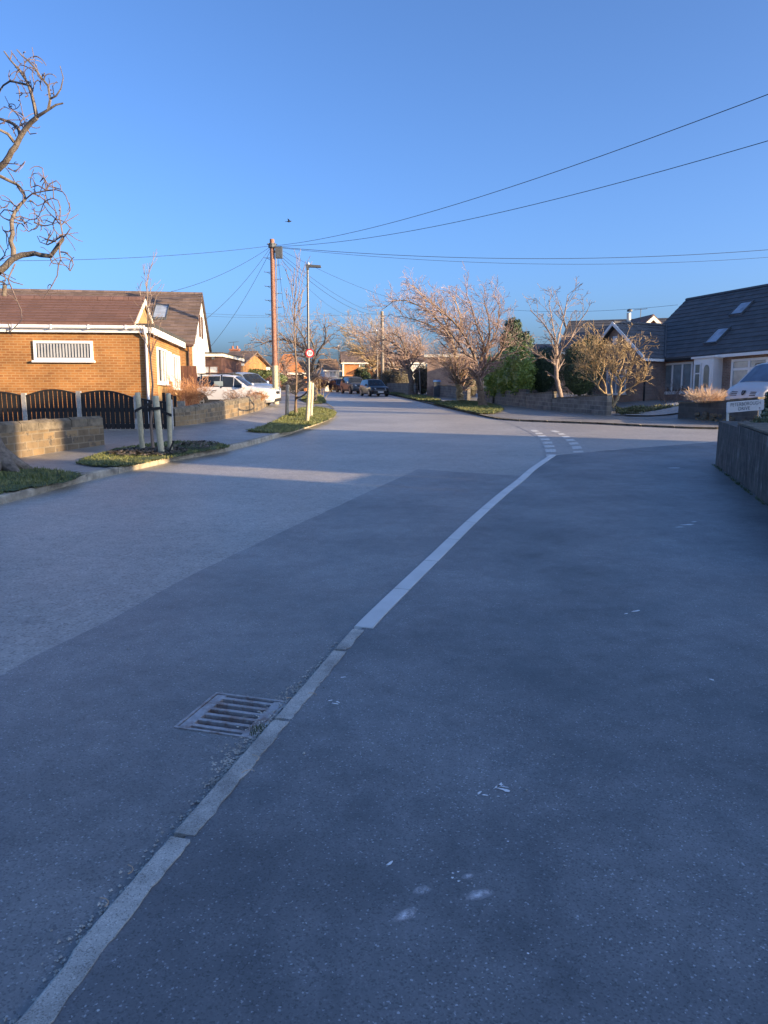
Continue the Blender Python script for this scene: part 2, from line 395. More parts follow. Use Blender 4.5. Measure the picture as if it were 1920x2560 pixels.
kerb_px = [(60, 2560), (205, 2370), (383, 2160), (560, 1955), (660, 1840), (755, 1730), (882, 1582), (975, 1490), (1068, 1402), (1170, 1305), (1245, 1240), (1290, 1205), (1325, 1175), (1375, 1141)]
KL = [Vector((-1.62, -1.2, 0)), Vector((-1.25, 0.3, 0))] + [Vector((*G(*q)[:2], 0)) for q in kerb_px]
KS = spline(KL, 0.2)
def off_line(line, d):
    out = []
    for i, p in enumerate(line):
        t = (line[min(i + 1, len(line) - 1)] - line[max(i - 1, 0)]).normalized()
        out.append(p + Vector((t.y, -t.x, 0)) * d)
    return out
road_poly = [(-40, -4), (40, -4), (40, 60), (8, 130), (-40, 130)]
poly_sheet('road', road_poly, 0.0, 'road', hole)
# the relaid dark strip along the kerb
pe = [G(*q) for q in ((-260, 1850), (0, 1690), (278, 1548), (500, 1428), (800, 1286), (1045, 1173))]
ps = spline(pe, 0.3); prr = random.Random(3)
patch_poly = [(p.x + prr.uniform(-.012, .012), p.y + prr.uniform(-.012, .012)) for p in ps]
kin = [p for p in off_line(KS, 0.02) if p.y < G(1310, 1190).y]
far = [G(1140, 1180), G(1230, 1186)]
patch_poly += [(p.x, p.y) for p in far] + [(p.x, p.y) for p in reversed(kin)] + [(-3.6, -1.2)]
poly_sheet('road_patch', patch_poly, 0.004, 'patch', hole)
# side road surface, slightly paler, beyond the give way line
sr = [G(*q) for q in ((1240, 1048), (1290, 1066), (1330, 1086), (1352, 1110), (1362, 1140))]
srp = [(p.x, p.y) for p in spline(sr, 0.4)] + [(p.x, p.y) for p in (G(1440, 1132), G(1640, 1117), G(1790, 1106))] + [(16, 23.2), (30, 30), (30, 36), (11, 24.2), (7.6, 27.0)]
poly_sheet('side_road', srp, 0.005, 'side_road')

# near footway (dark), from the kerb to the wall
top = [G(*q, 0.03) for q in ((1375, 1141), (1440, 1133), (1520, 1126), (1640, 1116), (1800, 1104))]
fw = [(p.x, p.y) for p in off_line(KS, 0.055)] + [(p.x, p.y) for p in top[1:]] + [(12, 21.5), (14, 12), (14, -3), (-1.4, -3)]
poly_sheet('footway', fw, 0.03, 'footway')
edge_mb = MB(); es = spline(top, 0.3)
eo = off_line(es, -0.09)
for i in range(len(es) - 1):
    edge_mb.add([(es[i].x, es[i].y, 0.034), (es[i + 1].x, es[i + 1].y, 0.034), (eo[i + 1].x, eo[i + 1].y, 0.034), (eo[i].x, eo[i].y, 0.034)], [(0, 1, 2, 3)])
tag(edge_mb.build('footway_edge', 'kerb_old'), kind='structure')

# kerb stones: rough old ones near, smooth concrete ones beyond the third joint
def kerb_run(name, line, w, h, mat, y0, y1, stone, ragged=0.0, gap=0.012, seed=1):
    rr = random.Random(seed); mb = MB()
    seg = [p for p in line if y0 - 1e-6 <= p.y <= y1 + 1e-6]
    acc = 0.0; cur = []
    def flush(pts):
        if len(pts) < 2: return
        n = len(pts); vs = []
        inn = off_line(pts, 0.0); out = off_line(pts, w)
        for i in range(n):
            jr = (ragged * 1.6 * noise.noise(Vector((pts[i].x * 9, pts[i].y * 9, 5))) + rr.gauss(0, ragged * .3) - (ragged * 2.2 if noise.noise(Vector((pts[i].x * 5, pts[i].y * 5, 9))) > .38 else 0)) if ragged else 0
            t = (pts[min(i + 1, n - 1)] - pts[max(i - 1, 0)]).normalized()
            o_ = out[i] + Vector((t.y, -t.x, 0)) * max(-w * .35, min(w * .12, jr)); ji = inn[i] + Vector((t.y, -t.x, 0)) * (rr.uniform(-.3, 1) * ragged * .35)
            dz = rr.uniform(-.002, .002) if ragged else 0
            vs += [(ji.x, ji.y, -0.1), (ji.x, ji.y, h - .006), (ji.x + t.y * .008, ji.y - t.x * .008, h + dz), (o_.x, o_.y, h + dz), (o_.x, o_.y, -0.1)]
        fs = [(i * 5 + k, i * 5 + k + 1, (i + 1) * 5 + k + 1, (i + 1) * 5 + k) for i in range(n - 1) for k in range(4)]
        fs += [(0, 4, 3, 2, 1), tuple((n - 1) * 5 + k for k in range(5))]
        mb.add(vs, [f[::-1] for f in fs])
    for i, p in enumerate(seg):
        if cur: acc += (p - cur[-1]).length
        cur.append(p)
        if acc >= stone:
            d = (cur[-1] - cur[-2]).normalized()
            last = cur[-1].copy(); cur[-1] = cur[-1] - d * gap
            flush(cur); cur = [last + d * gap]; acc = 0
    flush(cur)
    return tag(mb.build(name, mat), kind='structure')
KF = spline(KL, 0.025)
kerb_run('old_kerb', KF, 0.085, 0.034, 'kerb_old', -1.2, 4.56, 0.9, 0.007, 0.014)
kerb_run('concrete_kerb', KF, 0.125, 0.037, 'kerb_new', 4.57, 15.6, 0.9, 0.0, 0.007)

# left pavement and kerb
lk_px = [(0, 1262), (180, 1212), (360, 1170), (450, 1150), (520, 1137), (580, 1125), (640, 1110), (700, 1092), (760, 1073), (815, 1052), (838, 1036), (832, 1022), (815, 1010), (808, 1001)]
LK = [Vector((-6.3, -2, 0)), Vector((-5.8, 4, 0))] + [Vector((*G(*q)[:2], 0)) for q in lk_px] + [Vector((-5.2, 62, 0)), Vector((-9, 80, 0)), Vector((-18, 92, 0))]
LS = spline(LK, 0.4)
def strip(name, line, rows, mat, z0):
    mb = MB(); n = len(line); k = len(rows); vs = []
    for p in line:
        for r_ in rows:
            q = Vector((p.x + r_[0], p.y + r_[1], 0)); vs.append((q.x, q.y, z0 + zg(q.x, q.y)))
    fs = [(i * k + j, i * k + j + 1, (i + 1) * k + j + 1, (i + 1) * k + j) for i in range(n - 1) for j in range(k - 1)]
    mb.add(vs, fs); o = mb.build(name, mat)
    if o.data.polygons[0].normal.z < 0: o.data.flip_normals()
    return tag(o, kind='structure')
strip('left_pavement', LS, [(-0.1 - 0.45 * i, 0) for i in range(34)], 'pavement', 0.10)
def kerb_wall(name, line, w, h, mat, stone=0.9, seed=2, side=-1):
    rr = random.Random(seed); mb = MB(); acc = 0
    inn = off_line(line, 0); out = off_line(line, side * w)
    for i in range(len(line) - 1):
        L = (line[i + 1] - line[i]).length; acc += L
        a, b = inn[i], inn[i + 1]; c, d = out[i + 1], out[i]
        t = (b - a).normalized(); gp_ = 0.012 if acc > stone else 0
        if acc > stone: acc = 0
        b2 = b - t * gp_; h1 = h + zg(a.x, a.y) * .9 + rr.uniform(-.006, .006)
        ins = Vector((-t.y, t.x, 0)) * (-side * -0.02)
        mb.add([(a.x, a.y, -.1), (b2.x, b2.y, -.1), (b2.x, b2.y, h1 - .02), (a.x, a.y, h1 - .02), (a.x + (d.x - a.x) * .15, a.y + (d.y - a.y) * .15, h1), (b2.x + (c.x - b2.x) * .15, b2.y + (c.y - b2.y) * .15, h1), (c.x, c.y, h1), (d.x, d.y, h1)],
               [(0, 1, 2, 3), (3, 2, 5, 4), (4, 5, 6, 7), (1, 6, 5, 2)])
    return tag(mb.build(name, mat), kind='structure')
kerb_wall('left_kerb', LS, 0.13, 0.112, 'kerb_left')

# far right pavement, round the corner into the side road
rk_px = [(985, 989), (1030, 998), (1060, 1006), (1110, 1017), (1150, 1027), (1190, 1036), (1230, 1045), (1262, 1050), (1300, 1053), (1370, 1056), (1500, 1061), (1640, 1068), (1790, 1073)]
RK = [Vector((-8, 100, 0)), Vector((-1.0, 86, 0))] + [Vector((*G(*q)[:2], 0)) for q in rk_px] + [Vector((13.5, 25.0, 0)), Vector((24, 31, 0))]
RS = spline(RK, 0.5)
strip('right_pavement', RS, [(0.08 + 0.55 * i, 0.05 + 0.3 * i) for i in range(32)], 'pavement', 0.065)
kerb_wall('right_kerb', RS, 0.13, 0.072, 'kerb_left', 0.9, 5, 1)

# give way markings and joints
def mark(name, quads, z, mat):
    mb = MB()
    for q in quads: mb.add([(p.x, p.y, z) for p in q], [(0, 1, 2, 3)])
    o = mb.build(name, mat)
    return tag(o, kind='structure')
def dashes(l0, l1, n, duty):
    out = []
    A = spline(l0, 0.1); B = spline(l1, 0.1)
    def at(L, t):
        i = t * (len(L) - 1); k = min(int(i), len(L) - 2); return L[k].lerp(L[k + 1], i - k)
    for k in range(n):
        a, b = k / n, (k + duty) / n
        out.append((at(A, a), at(B, a), at(B, b), at(A, b)))
    return out
d1 = dashes([G(*q) for q in ((1366, 1143), (1362, 1122), (1352, 1100), (1335, 1082), (1322, 1075))], [G(*q) for q in ((1391, 1143), (1388, 1122), (1375, 1100), (1352, 1081), (1336, 1074))], 8, 0.6)
d2 = dashes([G(*q) for q in ((1434, 1134), (1428, 1116), (1410, 1097), (1390, 1083), (1368, 1076))], [G(*q) for q in ((1460, 1133), (1450, 1114), (1430, 1096), (1404, 1082), (1381, 1075))], 7, 0.6)
mark('give_way_line', [q if (q[1] - q[0]).cross(q[2] - q[0]).z > 0 else q[::-1] for q in d1 + d2], 0.010, 'paint')

# white splashes and pale scuffs on the footway
def blob(cx, cy, r, ang, st, seed, n=14):
    rr = random.Random(seed); ca, sa = math.cos(ang), math.sin(ang); pts = []
    for k in range(n):
        a = 2 * math.pi * k / n; q = r * rr.uniform(.45, 1.0); x, y = math.cos(a) * q * st, math.sin(a) * q
        pts.append((cx + x * ca - y * sa, cy + x * sa + y * ca))
    return pts
sp = MB(); k = 0
for (px, py, r, a, st) in ((1250, 1965, .010, 1.0, 3.2), (1262, 1976, .012, 2.6, 2.5), (1243, 1968, .007, .7, 4), (1258, 1968, .005, 2.9, 4), (1199, 1983, .006, .8, 3), (1213, 1989, .006, 2.9, 2.6), (1245, 1992, .004, 0, 2),
        (838, 1760, .008, 2.8, 3), (845, 1756, .008, 2.4, 2.4), (826, 1752, .006, .6, 3), (858, 1694, .008, 0.3, 2.5), (1590, 1528, .016, .4, 3), (1565, 1535, .010, .4, 2.6), (1720, 1312, .03, .2, 4), (1700, 1318, .02, .1, 3), (1735, 1305, .02, .5, 3),
        (1780, 1700, .01, 2.2, 2), (1320, 2385, .005, 0, 1), (975, 2160, .008, .9, 2.5), (720, 1350, .006, 0, 1), (1270, 2105, .005, 0, 1), (1132, 2184, .005, 0, 1), (1145, 2181, .005, 0, 1), (1146, 2204, .005, 0, 1), (1131, 2196, .006, 0, 1), (1685, 1170, .05, .2, 3)):
    k += 1; c = G(px, py, .03); sp.add([(x, y, 0.0325) for x, y in blob(c.x, c.y, r, a, st, k)], [tuple(range(14))])
tag(sp.build('white_splash', 'splat'), kind='structure')
m, t, b = new_mat('pale_scuff'); M['scuff'] = m
m.node_tree.nodes['Principled BSDF'].inputs['Base Color'].default_value = (0.8, 0.78, 0.8, 1)
b.inputs['Roughness'].default_value = 0.9
v = coords(t, True)
ln = t.nodes.new('ShaderNodeVectorMath'); ln.operation = 'LENGTH'; t.links.new(v, ln.inputs[0])
na = noise_tex(t, coords(t), 60, 5, .7); nb_ = noise_tex(t, coords(t), 9, 3, .6)
mm = t.nodes.new('ShaderNodeMath'); mm.operation = 'MULTIPLY_ADD'; t.links.new(nb_, mm.inputs[0]); mm.inputs[1].default_value = 0.9; t.links.new(ln.outputs['Value'], mm.inputs[2])
al = ramp(t, mm.outputs[0], [(0.5, (1, 1, 1)), (1.3, (0, 0, 0))])
al2 = mix(t, 1.0, al, ramp(t, na, [(0.35, (0.25,) * 3), (0.6, (1, 1, 1))]), 'MULTIPLY')
t.links.new(al2, b.inputs['Alpha'])
scf = MB(); suv = []
for (px, py, rx, ry, ang) in ((1058, 2228, .075, .05, .7), (1012, 2290, .10, .04, .75), (1195, 2238, .10, .05, .35), (1170, 2192, .05, .03, .4)):
    c = G(px, py, .03); ca, sa = math.cos(ang), math.sin(ang); s = 1.25
    qs = [(-s, -s), (s, -s), (s, s), (-s, s)]
    scf.add([(c.x + x * rx * ca - y * ry * sa, c.y + x * rx * sa + y * ry * ca, 0.0322) for x, y in qs], [(0, 1, 2, 3)]); suv += qs
so = scf.build('pale_scuff', 'scuff')
for i, l in enumerate(so.data.uv_layers[0].data): l.uv = suv[i]
tag(so, kind='structure')

# ------------------------------------------------------------ gully grate
gr = thing('drain_grate', 'rusty cast iron gully grate set in the road beside the kerb', 'drain grate', gp(0, 0, 0), math.atan2(gu.y, gu.x))
fr = MB(); w = .016
for a, b_ in (((-GH + .003, -GH + .003), (GH - .003, -GH + w)), ((-GH + .003, GH - w), (GH - .003, GH - .003)), ((-GH + .003, -GH + w + .001), (-GH + w, GH - w - .001)), ((GH - w, -GH + w + .001), (GH - .003, GH - w - .001))):
    fr.box((a[0], a[1], -.08), (b_[0], b_[1], .009))
fr.build('frame', 'iron', gr)
pit = MB(); pit.box((-GH + .004, -GH + .004, -.295), (GH - .004, GH - .004, -.2)); pit.build('pit', 'black', gr)
bars = MB(); IN = GH - w - .006
# plate with slots: solid left and right margins, bars between
bars.box((-IN, -IN, -.03), (-IN + .05, IN, .0065)); bars.box((IN - .05, -IN, -.03), (IN, IN, .0065))
nb = 6; pitch_ = 2 * IN / nb
for i in range(nb):
    y = -IN + pitch_ * (i + .5)
    bars.box((-IN + .0505, y - pitch_ * .185, -.03), (IN - .0505, y + pitch_ * .185, .0065))
bars.build('grating', 'iron', gr)

# loose grit gathered by the kerb
gt = MB(); rr = random.Random(11)
def pebble(x, y, z, r):
    vs = []
    for k in range(6):
        d = [(1, 0, 0), (-1, 0, 0), (0, 1, 0), (0, -1, 0), (0, 0, .7), (0, 0, -.7)][k]
        q = r * rr.uniform(.6, 1.3); vs.append((x + d[0] * q, y + d[1] * q, z + d[2] * q))
    gt.add(vs, [(0, 2, 4), (2, 1, 4), (1, 3, 4), (3, 0, 4), (2, 0, 5), (1, 2, 5), (3, 1, 5), (0, 3, 5)])
kline = [p for p in KF if .8 < p.y < 4.4]
for i in range(2600):
    p = rr.choice(kline); y = p.y
    dens = 1.0 if 2.7 < y < 3.7 else .25
    if rr.random() > dens: continue
    d = abs(rr.gauss(0, .055 if 2.8 < y < 3.6 else .03)); q = p + Vector((-.97 * d - .004, .2 * d + rr.uniform(-.02, .02), 0)) + Vector((.2, .9, 0)) * rr.uniform(-.02, .02)
    pebble(q.x, q.y, .005 + .012 * max(0, 1 - d / .06) * rr.random(), rr.uniform(.0025, .009))
for i in range(500):
    y = rr.uniform(1.2, 9) ; x = rr.uniform(-3, 3.5)
    r = rr.uniform(.0015, .0045) if rr.random() < .93 else rr.uniform(.005, .009)
    xk = min(kline, key=lambda p: abs(p.y - y)).x
    if abs(x - xk - .05) < .1: continue
    pebble(x, y, (.034 if x > xk else .006), r)
tag(gt.build('loose_grit', 'kerb_old'), kind='stuff')
# moss tufts by the grate and in the kerb joints
ms = MB(); rr = random.Random(5)
def tuft(mb, x, y, z, h, n, spread, lean=.5):
    for i in range(n):
        a = rr.uniform(0, 6.283); d = spread * math.sqrt(rr.random()); bx, by = x + math.cos(a) * d, y + math.sin(a) * d
        hh = h * rr.uniform(.5, 1.1); la = rr.uniform(0, 6.283); l = hh * lean * rr.random(); wd = hh * .07 + .0012
        ca, sa = math.cos(la + 1.57) * wd, math.sin(la + 1.57) * wd
        mb.add([(bx - ca, by - sa, z), (bx + ca, by + sa, z), (bx + math.cos(la) * l, by + math.sin(la) * l, z + hh)], [(0, 1, 2)])
mp_ = gp(.19, -.12)
for i in range(5): tuft(ms, mp_.x + rr.uniform(-.03, .03), mp_.y + rr.uniform(-.05, .05), .004, .022, 26, .03)
for (px, py) in ((245, 2372), (590, 1955), (800, 1725)):
    c = G(px, py, .02)
    for i in range(8): tuft(ms, c.x + rr.uniform(-.045, .045), c.y + rr.uniform(-.006, .006), .02, .014, 10, .008)
tag(ms.build('moss_tuft', 'hedge_green'), kind='stuff')
tw = MB()
for (px, py, l, a) in ((640, 1905, .06, .6), (636, 1930, .05, 2.0), (790, 1740, .05, 1.2), (320, 2188, .05, .5), (730, 1748, .03, 1.6), (262, 2270, .05, .8)):
    c = G(px, py, .04); pts = [c + Vector((math.cos(a + k * .35) * l * k / 4, math.sin(a + k * .35) * l * k / 4, .004)) for k in range(5)]
    tw.tube(pts, .0016, 4)
tag(tw.build('dead_grass_stem', 'straw'), kind='stuff')

# ------------------------------------------------------------ grass verges
blades = MB()
MULCH = ((372, 1134, .75, .8, 1500), (492, 1118, .45, .9, 500))
MC = [(G(q[0], q[1], .11), q[2], q[3]) for q in MULCH]
def verge(px, z0, dens, seed, h=.05, bump_=.03, extra=None):
    poly = [G(*q, z0) for q in px] if not extra else extra
    rr = random.Random(seed); xs = [p.x for p in poly]; ys = [p.y for p in poly]; st = .14
    sm = [(p.x, p.y) for p in spline(poly + [poly[0]], .25)][:-1]
    mb = MB(); idx = {}
    cx, cy = sum(xs) / len(xs), sum(ys) / len(ys)
    def vid(i, j):
        if (i, j) not in idx:
            x, y = min(xs) + i * st, min(ys) + j * st
            idx[(i, j)] = len(mb.v); mb.v.append(Vector((x, y, z0 + .012 + zg(x, y) + bump_ * (.5 + .5 * noise.noise(Vector((x, y, seed)) * 1.5)))))
        return idx[(i, j)]
    ni, nj = int((max(xs) - min(xs)) / st) + 1, int((max(ys) - min(ys)) / st) + 1
    for i in range(ni):
        for j in range(nj):
            if inside((min(xs) + (i + .5) * st, min(ys) + (j + .5) * st), sm):
                mb.f.append((vid(i, j), vid(i + 1, j), vid(i + 1, j + 1), vid(i, j + 1)))
    tag(mb.build('grass_verge', 'lawn'), kind='structure')
    area = len(mb.f) * st * st; n = int(area * dens)
    for k in range(n):
        x, y = rr.uniform(min(xs) - .1, max(xs) + .1), rr.uniform(min(ys) - .1, max(ys) + .1)
        if not inside((x, y), sm): continue
        if any(((x - c.x) / a_) ** 2 + ((y - c.y) / b_) ** 2 < rr.uniform(.6, 1.05) for c, a_, b_ in MC): continue
        z = z0 + .01 + zg(x, y); hh = h * rr.uniform(.6, 1.5) * (1 + .6 * noise.noise(Vector((x * 2, y * 2, 3)))) + bump_ * .4
        la = rr.uniform(0, 6.283); l = hh * rr.uniform(.1, .9); wd = rr.uniform(.004, .009) * (1 + y / 25)
        ca, sa = math.cos(la + 1.57) * wd, math.sin(la + 1.57) * wd
        blades.add([(x - ca, y - sa, z), (x + ca, y + sa, z), (x + math.cos(la) * l, y + math.sin(la) * l, z + hh)], [(0, 1, 2)])
V1 = [Vector((-9.2, 9, .1)), Vector((-5.75, 6, .1)), *[G(*q, .1) for q in ((0, 1238), (90, 1222), (190, 1200), (205, 1190), (150, 1180), (60, 1172), (-60, 1165))], Vector((-9.5, 13, .1))]
verge(None, .1, 1500, 1, .035, .03, V1)
verge([(188, 1160), (240, 1140), (320, 1120), (410, 1108), (500, 1107), (560, 1114), (572, 1120), (500, 1132), (430, 1146), (380, 1156), (330, 1166), (300, 1170), (240, 1168)], .1, 1500, 2, .035, .04)
verge([(615, 1080), (660, 1066), (700, 1048), (752, 1022), (800, 1020), (836, 1029), (838, 1040), (815, 1053), (770, 1068), (712, 1083)], .1, 750, 3, .045, .06)
verge([(752, 1002), (762, 992), (800, 987), (813, 1001), (812, 1008), (780, 1010)], .1, 160, 4, .08, .06)
verge([(1083, 1010), (1120, 1004), (1160, 1003), (1215, 1008), (1258, 1022), (1235, 1034), (1198, 1034), (1150, 1024), (1110, 1015)], .09, 260, 5, .07, .05)
verge([(998, 990), (1030, 988), (1060, 990), (1102, 1001), (1088, 1006), (1050, 1001)], .09, 140, 6, .09, .05)
verge([(965, 984), (985, 982), (1012, 986), (1000, 990), (985, 987)], .09, 90, 7, .09, .05)
tag(blades.build('grass', 'grass', uv=False), kind='stuff')

# bark mulch round the staked tree
mu = MB(); rr = random.Random(9)
for (px, py, rx, ry, n) in MULCH:
    c = G(px, py, .11)
    for i in range(n):
        a = rr.uniform(0, 6.283); q = math.sqrt(rr.random()); x, y = c.x + math.cos(a) * rx * q, c.y + math.sin(a) * ry * q
        z = .15 + zg(x, y) + .05 * (1 - q) + rr.uniform(0, .03); s = rr.uniform(.012, .035); b1 = rr.uniform(0, 6.28)
        d1 = Vector((math.cos(b1), math.sin(b1), rr.uniform(-.5, .5))) * s; d2 = Vector((-math.sin(b1), math.cos(b1), rr.uniform(-.5, .5))) * s * .45
        p = Vector((x, y, z)); mu.add([p - d1 - d2, p + d1 - d2, p + d1 + d2, p - d1 + d2], [(0, 1, 2, 3)])
tag(mu.build('bark_mulch', 'mulch'), kind='stuff')

# ------------------------------------------------------------ building helpers
def slope(mb, bl, br, tl, tr, n, lift=.03):
    bl, br, tl, tr = map(Vector, (bl, br, tl, tr))
    nm = (br - bl).cross(tl - bl).normalized()
    if nm.z < 0: nm = -nm
    for i in range(n):
        a, b = i / n, (i + 1) / n + (.25 / n if i < n - 1 else 0)
        p = [bl.lerp(tl, a) + nm * lift, br.lerp(tr, a) + nm * lift, br.lerp(tr, b) + nm * .004, bl.lerp(tl, b) + nm * .004]
        q = [bl.lerp(tl, a) - nm * .01, br.lerp(tr, a) - nm * .01]
        mb.add(p + q, [(0, 1, 2, 3), (4, 5, 1, 0)])
def gable_roof(root, xa, xb, y0, y1, ez, rz, ym, mat, n=12, n2=None, capmat=None, lift=.035):
    mb = MB()
    slope(mb, (xa, y0, ez), (xb, y0, ez), (xa, ym, rz), (xb, ym, rz), n, lift)
    slope(mb, (xb, y1, ez), (xa, y1, ez), (xb, ym, rz), (xa, ym, rz), n2 or n)
    # underside and ends
    th = .1
    for x in (xa + .01, xb - .01):
        mb.add([(x, y0, ez), (x, ym, rz), (x, y1, ez), (x, y1 , ez - th), (x, ym, rz - th), (x, y0, ez - th)], [(0, 1, 4, 5), (1, 2, 3, 4)])
    mb.add([(xa, y0, ez - th), (xb, y0, ez - th), (xb, ym, rz - th), (xa, ym, rz - th), (xb, y1, ez - th), (xa, y1, ez - th)], [(0, 1, 2, 3), (3, 2, 4, 5)])
    mb.add([(xa, y0, ez), (xb, y0, ez), (xb, y0, ez - th), (xa, y0, ez - th)], [(0, 1, 2, 3)])
    o = mb.build('roof', mat, root)
    rc = MB(); L = xb - xa; k = max(2, int(L / .45))
    for i in range(k):
        x0_, x1_ = xa + L * i / k, xa + L * (i + 1) / k - .012
        rc.prism([(ym - .14, rz - .05), (ym - .08, rz + .045), (ym, rz + .075), (ym + .08, rz + .045), (ym + .14, rz - .05)], x0_, x1_, 'x')
    rc.build('ridge_tiles', capmat or mat, o)
    return o
def walls(root, x0, x1, y0, y1, zb, ez, mat, gable=None):
    mb = MB()
    mb.box((x0, y0, zb), (x1, y1, ez))
    o = mb.build('wall', mat, root)
    if gable:
        ym, rz = gable
        for x in (x0 + .002, x1 - .062):
            gm = MB(); gm.prism([(y0, ez), (y1, ez), (ym, rz)], x, x + .06, 'x'); gm.build('gable_wall', mat, root)
    return o
def window(root, p, t, w, h, cols, transom=None, glass='glass', frame='white', sill=True, n=None, fw=.06, rec=.0):
    """p lower-left corner on the wall face, t along the wall, n outwards (local to root)"""
    p, t = Vector(p), Vector(t).normalized(); up = Vector((0, 0, 1)); n = n or t.cross(up)
    n = Vector(n)
    Mx = Matrix((( t.x, n.x, 0, p.x), (t.y, n.y, 0, p.y), (0, 0, 1, p.z), (0, 0, 0, 1)))
    gm = MB(); gm.box((.02, -.02, .02), (w - .02, .016, h - .02), Mx); go = gm.build('window', glass, root)
    fm = MB(); d0, d1 = -.01, .05
    fm.box((0, d0, 0), (w, d1, fw), Mx); fm.box((0, d0, h - fw), (w, d1, h), Mx)
    fm.box((0, d0, fw), (fw, d1, h - fw), Mx); fm.box((w - fw, d0, fw), (w, d1, h - fw), Mx)
    for c in cols: fm.box((w * c - fw / 2, d0, fw), (w * c + fw / 2, d1 - .004, h - fw), Mx)
    if transom: fm.box((fw, d0, h * transom - fw / 2), (w - fw, d1 - .008, h * transom + fw / 2), Mx)
    fm.build('frame', frame, go)
    if sill:
        s_ = MB(); s_.box((-.05, -.01, -.06), (w + .05, .1, -.002), Mx); s_.build('sill', frame, go)
    return go
def to_local(root, p): return root.matrix_world.inverted() @ Vector(p)

# ------------------------------------------------------------ left brick bungalow
D1 = 22.4; O1 = Vector((X(373, D1, 1.6), D1, .27)); yaw1 = R(4.5)
h1 = thing('brick_bungalow', 'orange brick bungalow extension with red tiled roof and a wide blind-filled window', 'house', O1, yaw1, tilt=True)
def s1(px, z=1.8):                          # distance along the front wall seen at px
    u = (px - CX) / F * math.cos(PITCH); return (O1.x - u * O1.y) / (u * math.cos(yaw1) + math.sin(yaw1))
ez1 = 2.62; Lf = s1(450)
walls(h1, -9.5, 0, 0, Lf, -.4, ez1, 'brick_orange')
fl = MB(); fl.box((-.42, -.12, ez1 + .16), (.2, Lf + .15, ez1 + .27)); fl.box((-9.5, 2.6, ez1 + .15), (-.43, Lf + .1, ez1 + .24)); fl.build('flat_roof', 'felt', h1)
fa = MB(); fa.box((-9.5, -.12, ez1 + .002), (.19, -.09, ez1 + .17)); fa.box((.16, -.088, ez1 - .03), (.19, Lf + .14, ez1 + .158)); fa.build('fascia', 'white', h1)
sf = MB(); sf.box((-9.5, -.089, ez1 + .02), (.159, -.003, ez1 + .04)); sf.box((.003, 0, ez1 + .02), (.158, Lf, ez1 + .04)); sf.build('soffit', 'white', h1)
gu_ = MB(); gu_.tube([(-9.5, -.17, ez1 + .17), (-.05, -.17, ez1 + .15)], .06, 10)
for k in range(9): gu_.box((-9 + k * 1.05, -.24, ez1 + .09), (-8.96 + k * 1.05, -.1, ez1 + .21))
gu_.build('gutter', 'white', h1, 40)
dp = MB(); dp.tube([(-.06, -.17, ez1 + .13), (-.06, -.15, ez1 + .02), (-.05, -.07, ez1 - .1), (-.05, -.07, -.3)], .04, 10); dp.build('downpipe', 'white', h1, 40)
rz1 = 3.78; ym1 = 1.28
gable_roof(h1, -9.6, -.33, -.2, 2.75, ez1 + .28, rz1, ym1, 'tile_red', 9)
gw = MB(); gw.prism([(-.12, ez1 + .27), (2.66, ez1 + .27), (ym1, rz1 - .06)], -.5, -.40, 'x'); gw.build('gable_wall', 'tan_panel', h1)
bb = MB()
for a, b_ in ((-.2, ym1), (2.76, ym1)):
    bb.add([(x, y, z) for x in (-.36, -.31) for (y, z) in ((a, ez1 + .21), (b_, rz1 + .0), (b_, rz1 - .15), (a, ez1 + .08))], [(0, 1, 2, 3), (7, 6, 5, 4), (0, 4, 5, 1), (1, 5, 6, 2), (2, 6, 7, 3), (3, 7, 4, 0)])
bb.build('bargeboard', 'cream', h1)
x0 = (X(90, D1, 2.5) - O1.x); x1_ = X(233, D1, 2.5) - O1.x
zt, zb_ = P(160, 853, D1).z - .27, P(160, 902, D1).z - .27
wn = window(h1, (x0, 0, zb_), (1, 0, 0), x1_ - x0, zt - zb_, (), None, 'glass', fw=.075)
bl = MB(); rr = random.Random(2); nbl = 17
for k in range(nbl):
    xx = x0 + .1 + (x1_ - x0 - .2) * (k + .5) / nbl
    bl.box((xx - .024, -.024, zb_ + .09), (xx + .024, -.0175, zt - .085))
bl.build('vertical_blind', 'blind', wn)
for (pa, pb, ya, yb, cols) in ((392, 416, 866, 958, (.45, .72)), (420, 426, 878, 949, ()), (430, 447, 885, 970, (.4, .7))):
    a, b_ = s1(pa), s1(pb); zt = P(pa, ya, O1.y + a).z - .27 + a * .042; zb2 = P(pa, yb if pa > 400 else 957, O1.y + a).z - .27 + a * .042
    window(h1, (0, a, max(zb2, .75)), (0, 1, 0), b_ - a, min(zt, ez1 - .1) - max(zb2, .75), cols, None, 'glass' if cols else 'frost', n=(1, 0, 0), fw=.065)
    if cols:
        pn = MB(); pn.box((.0, a - .04, -.35), (.012, b_ + .04, max(zb2, .75) - .07)); pn.build('spandrel_panel', 'tan_panel', h1)

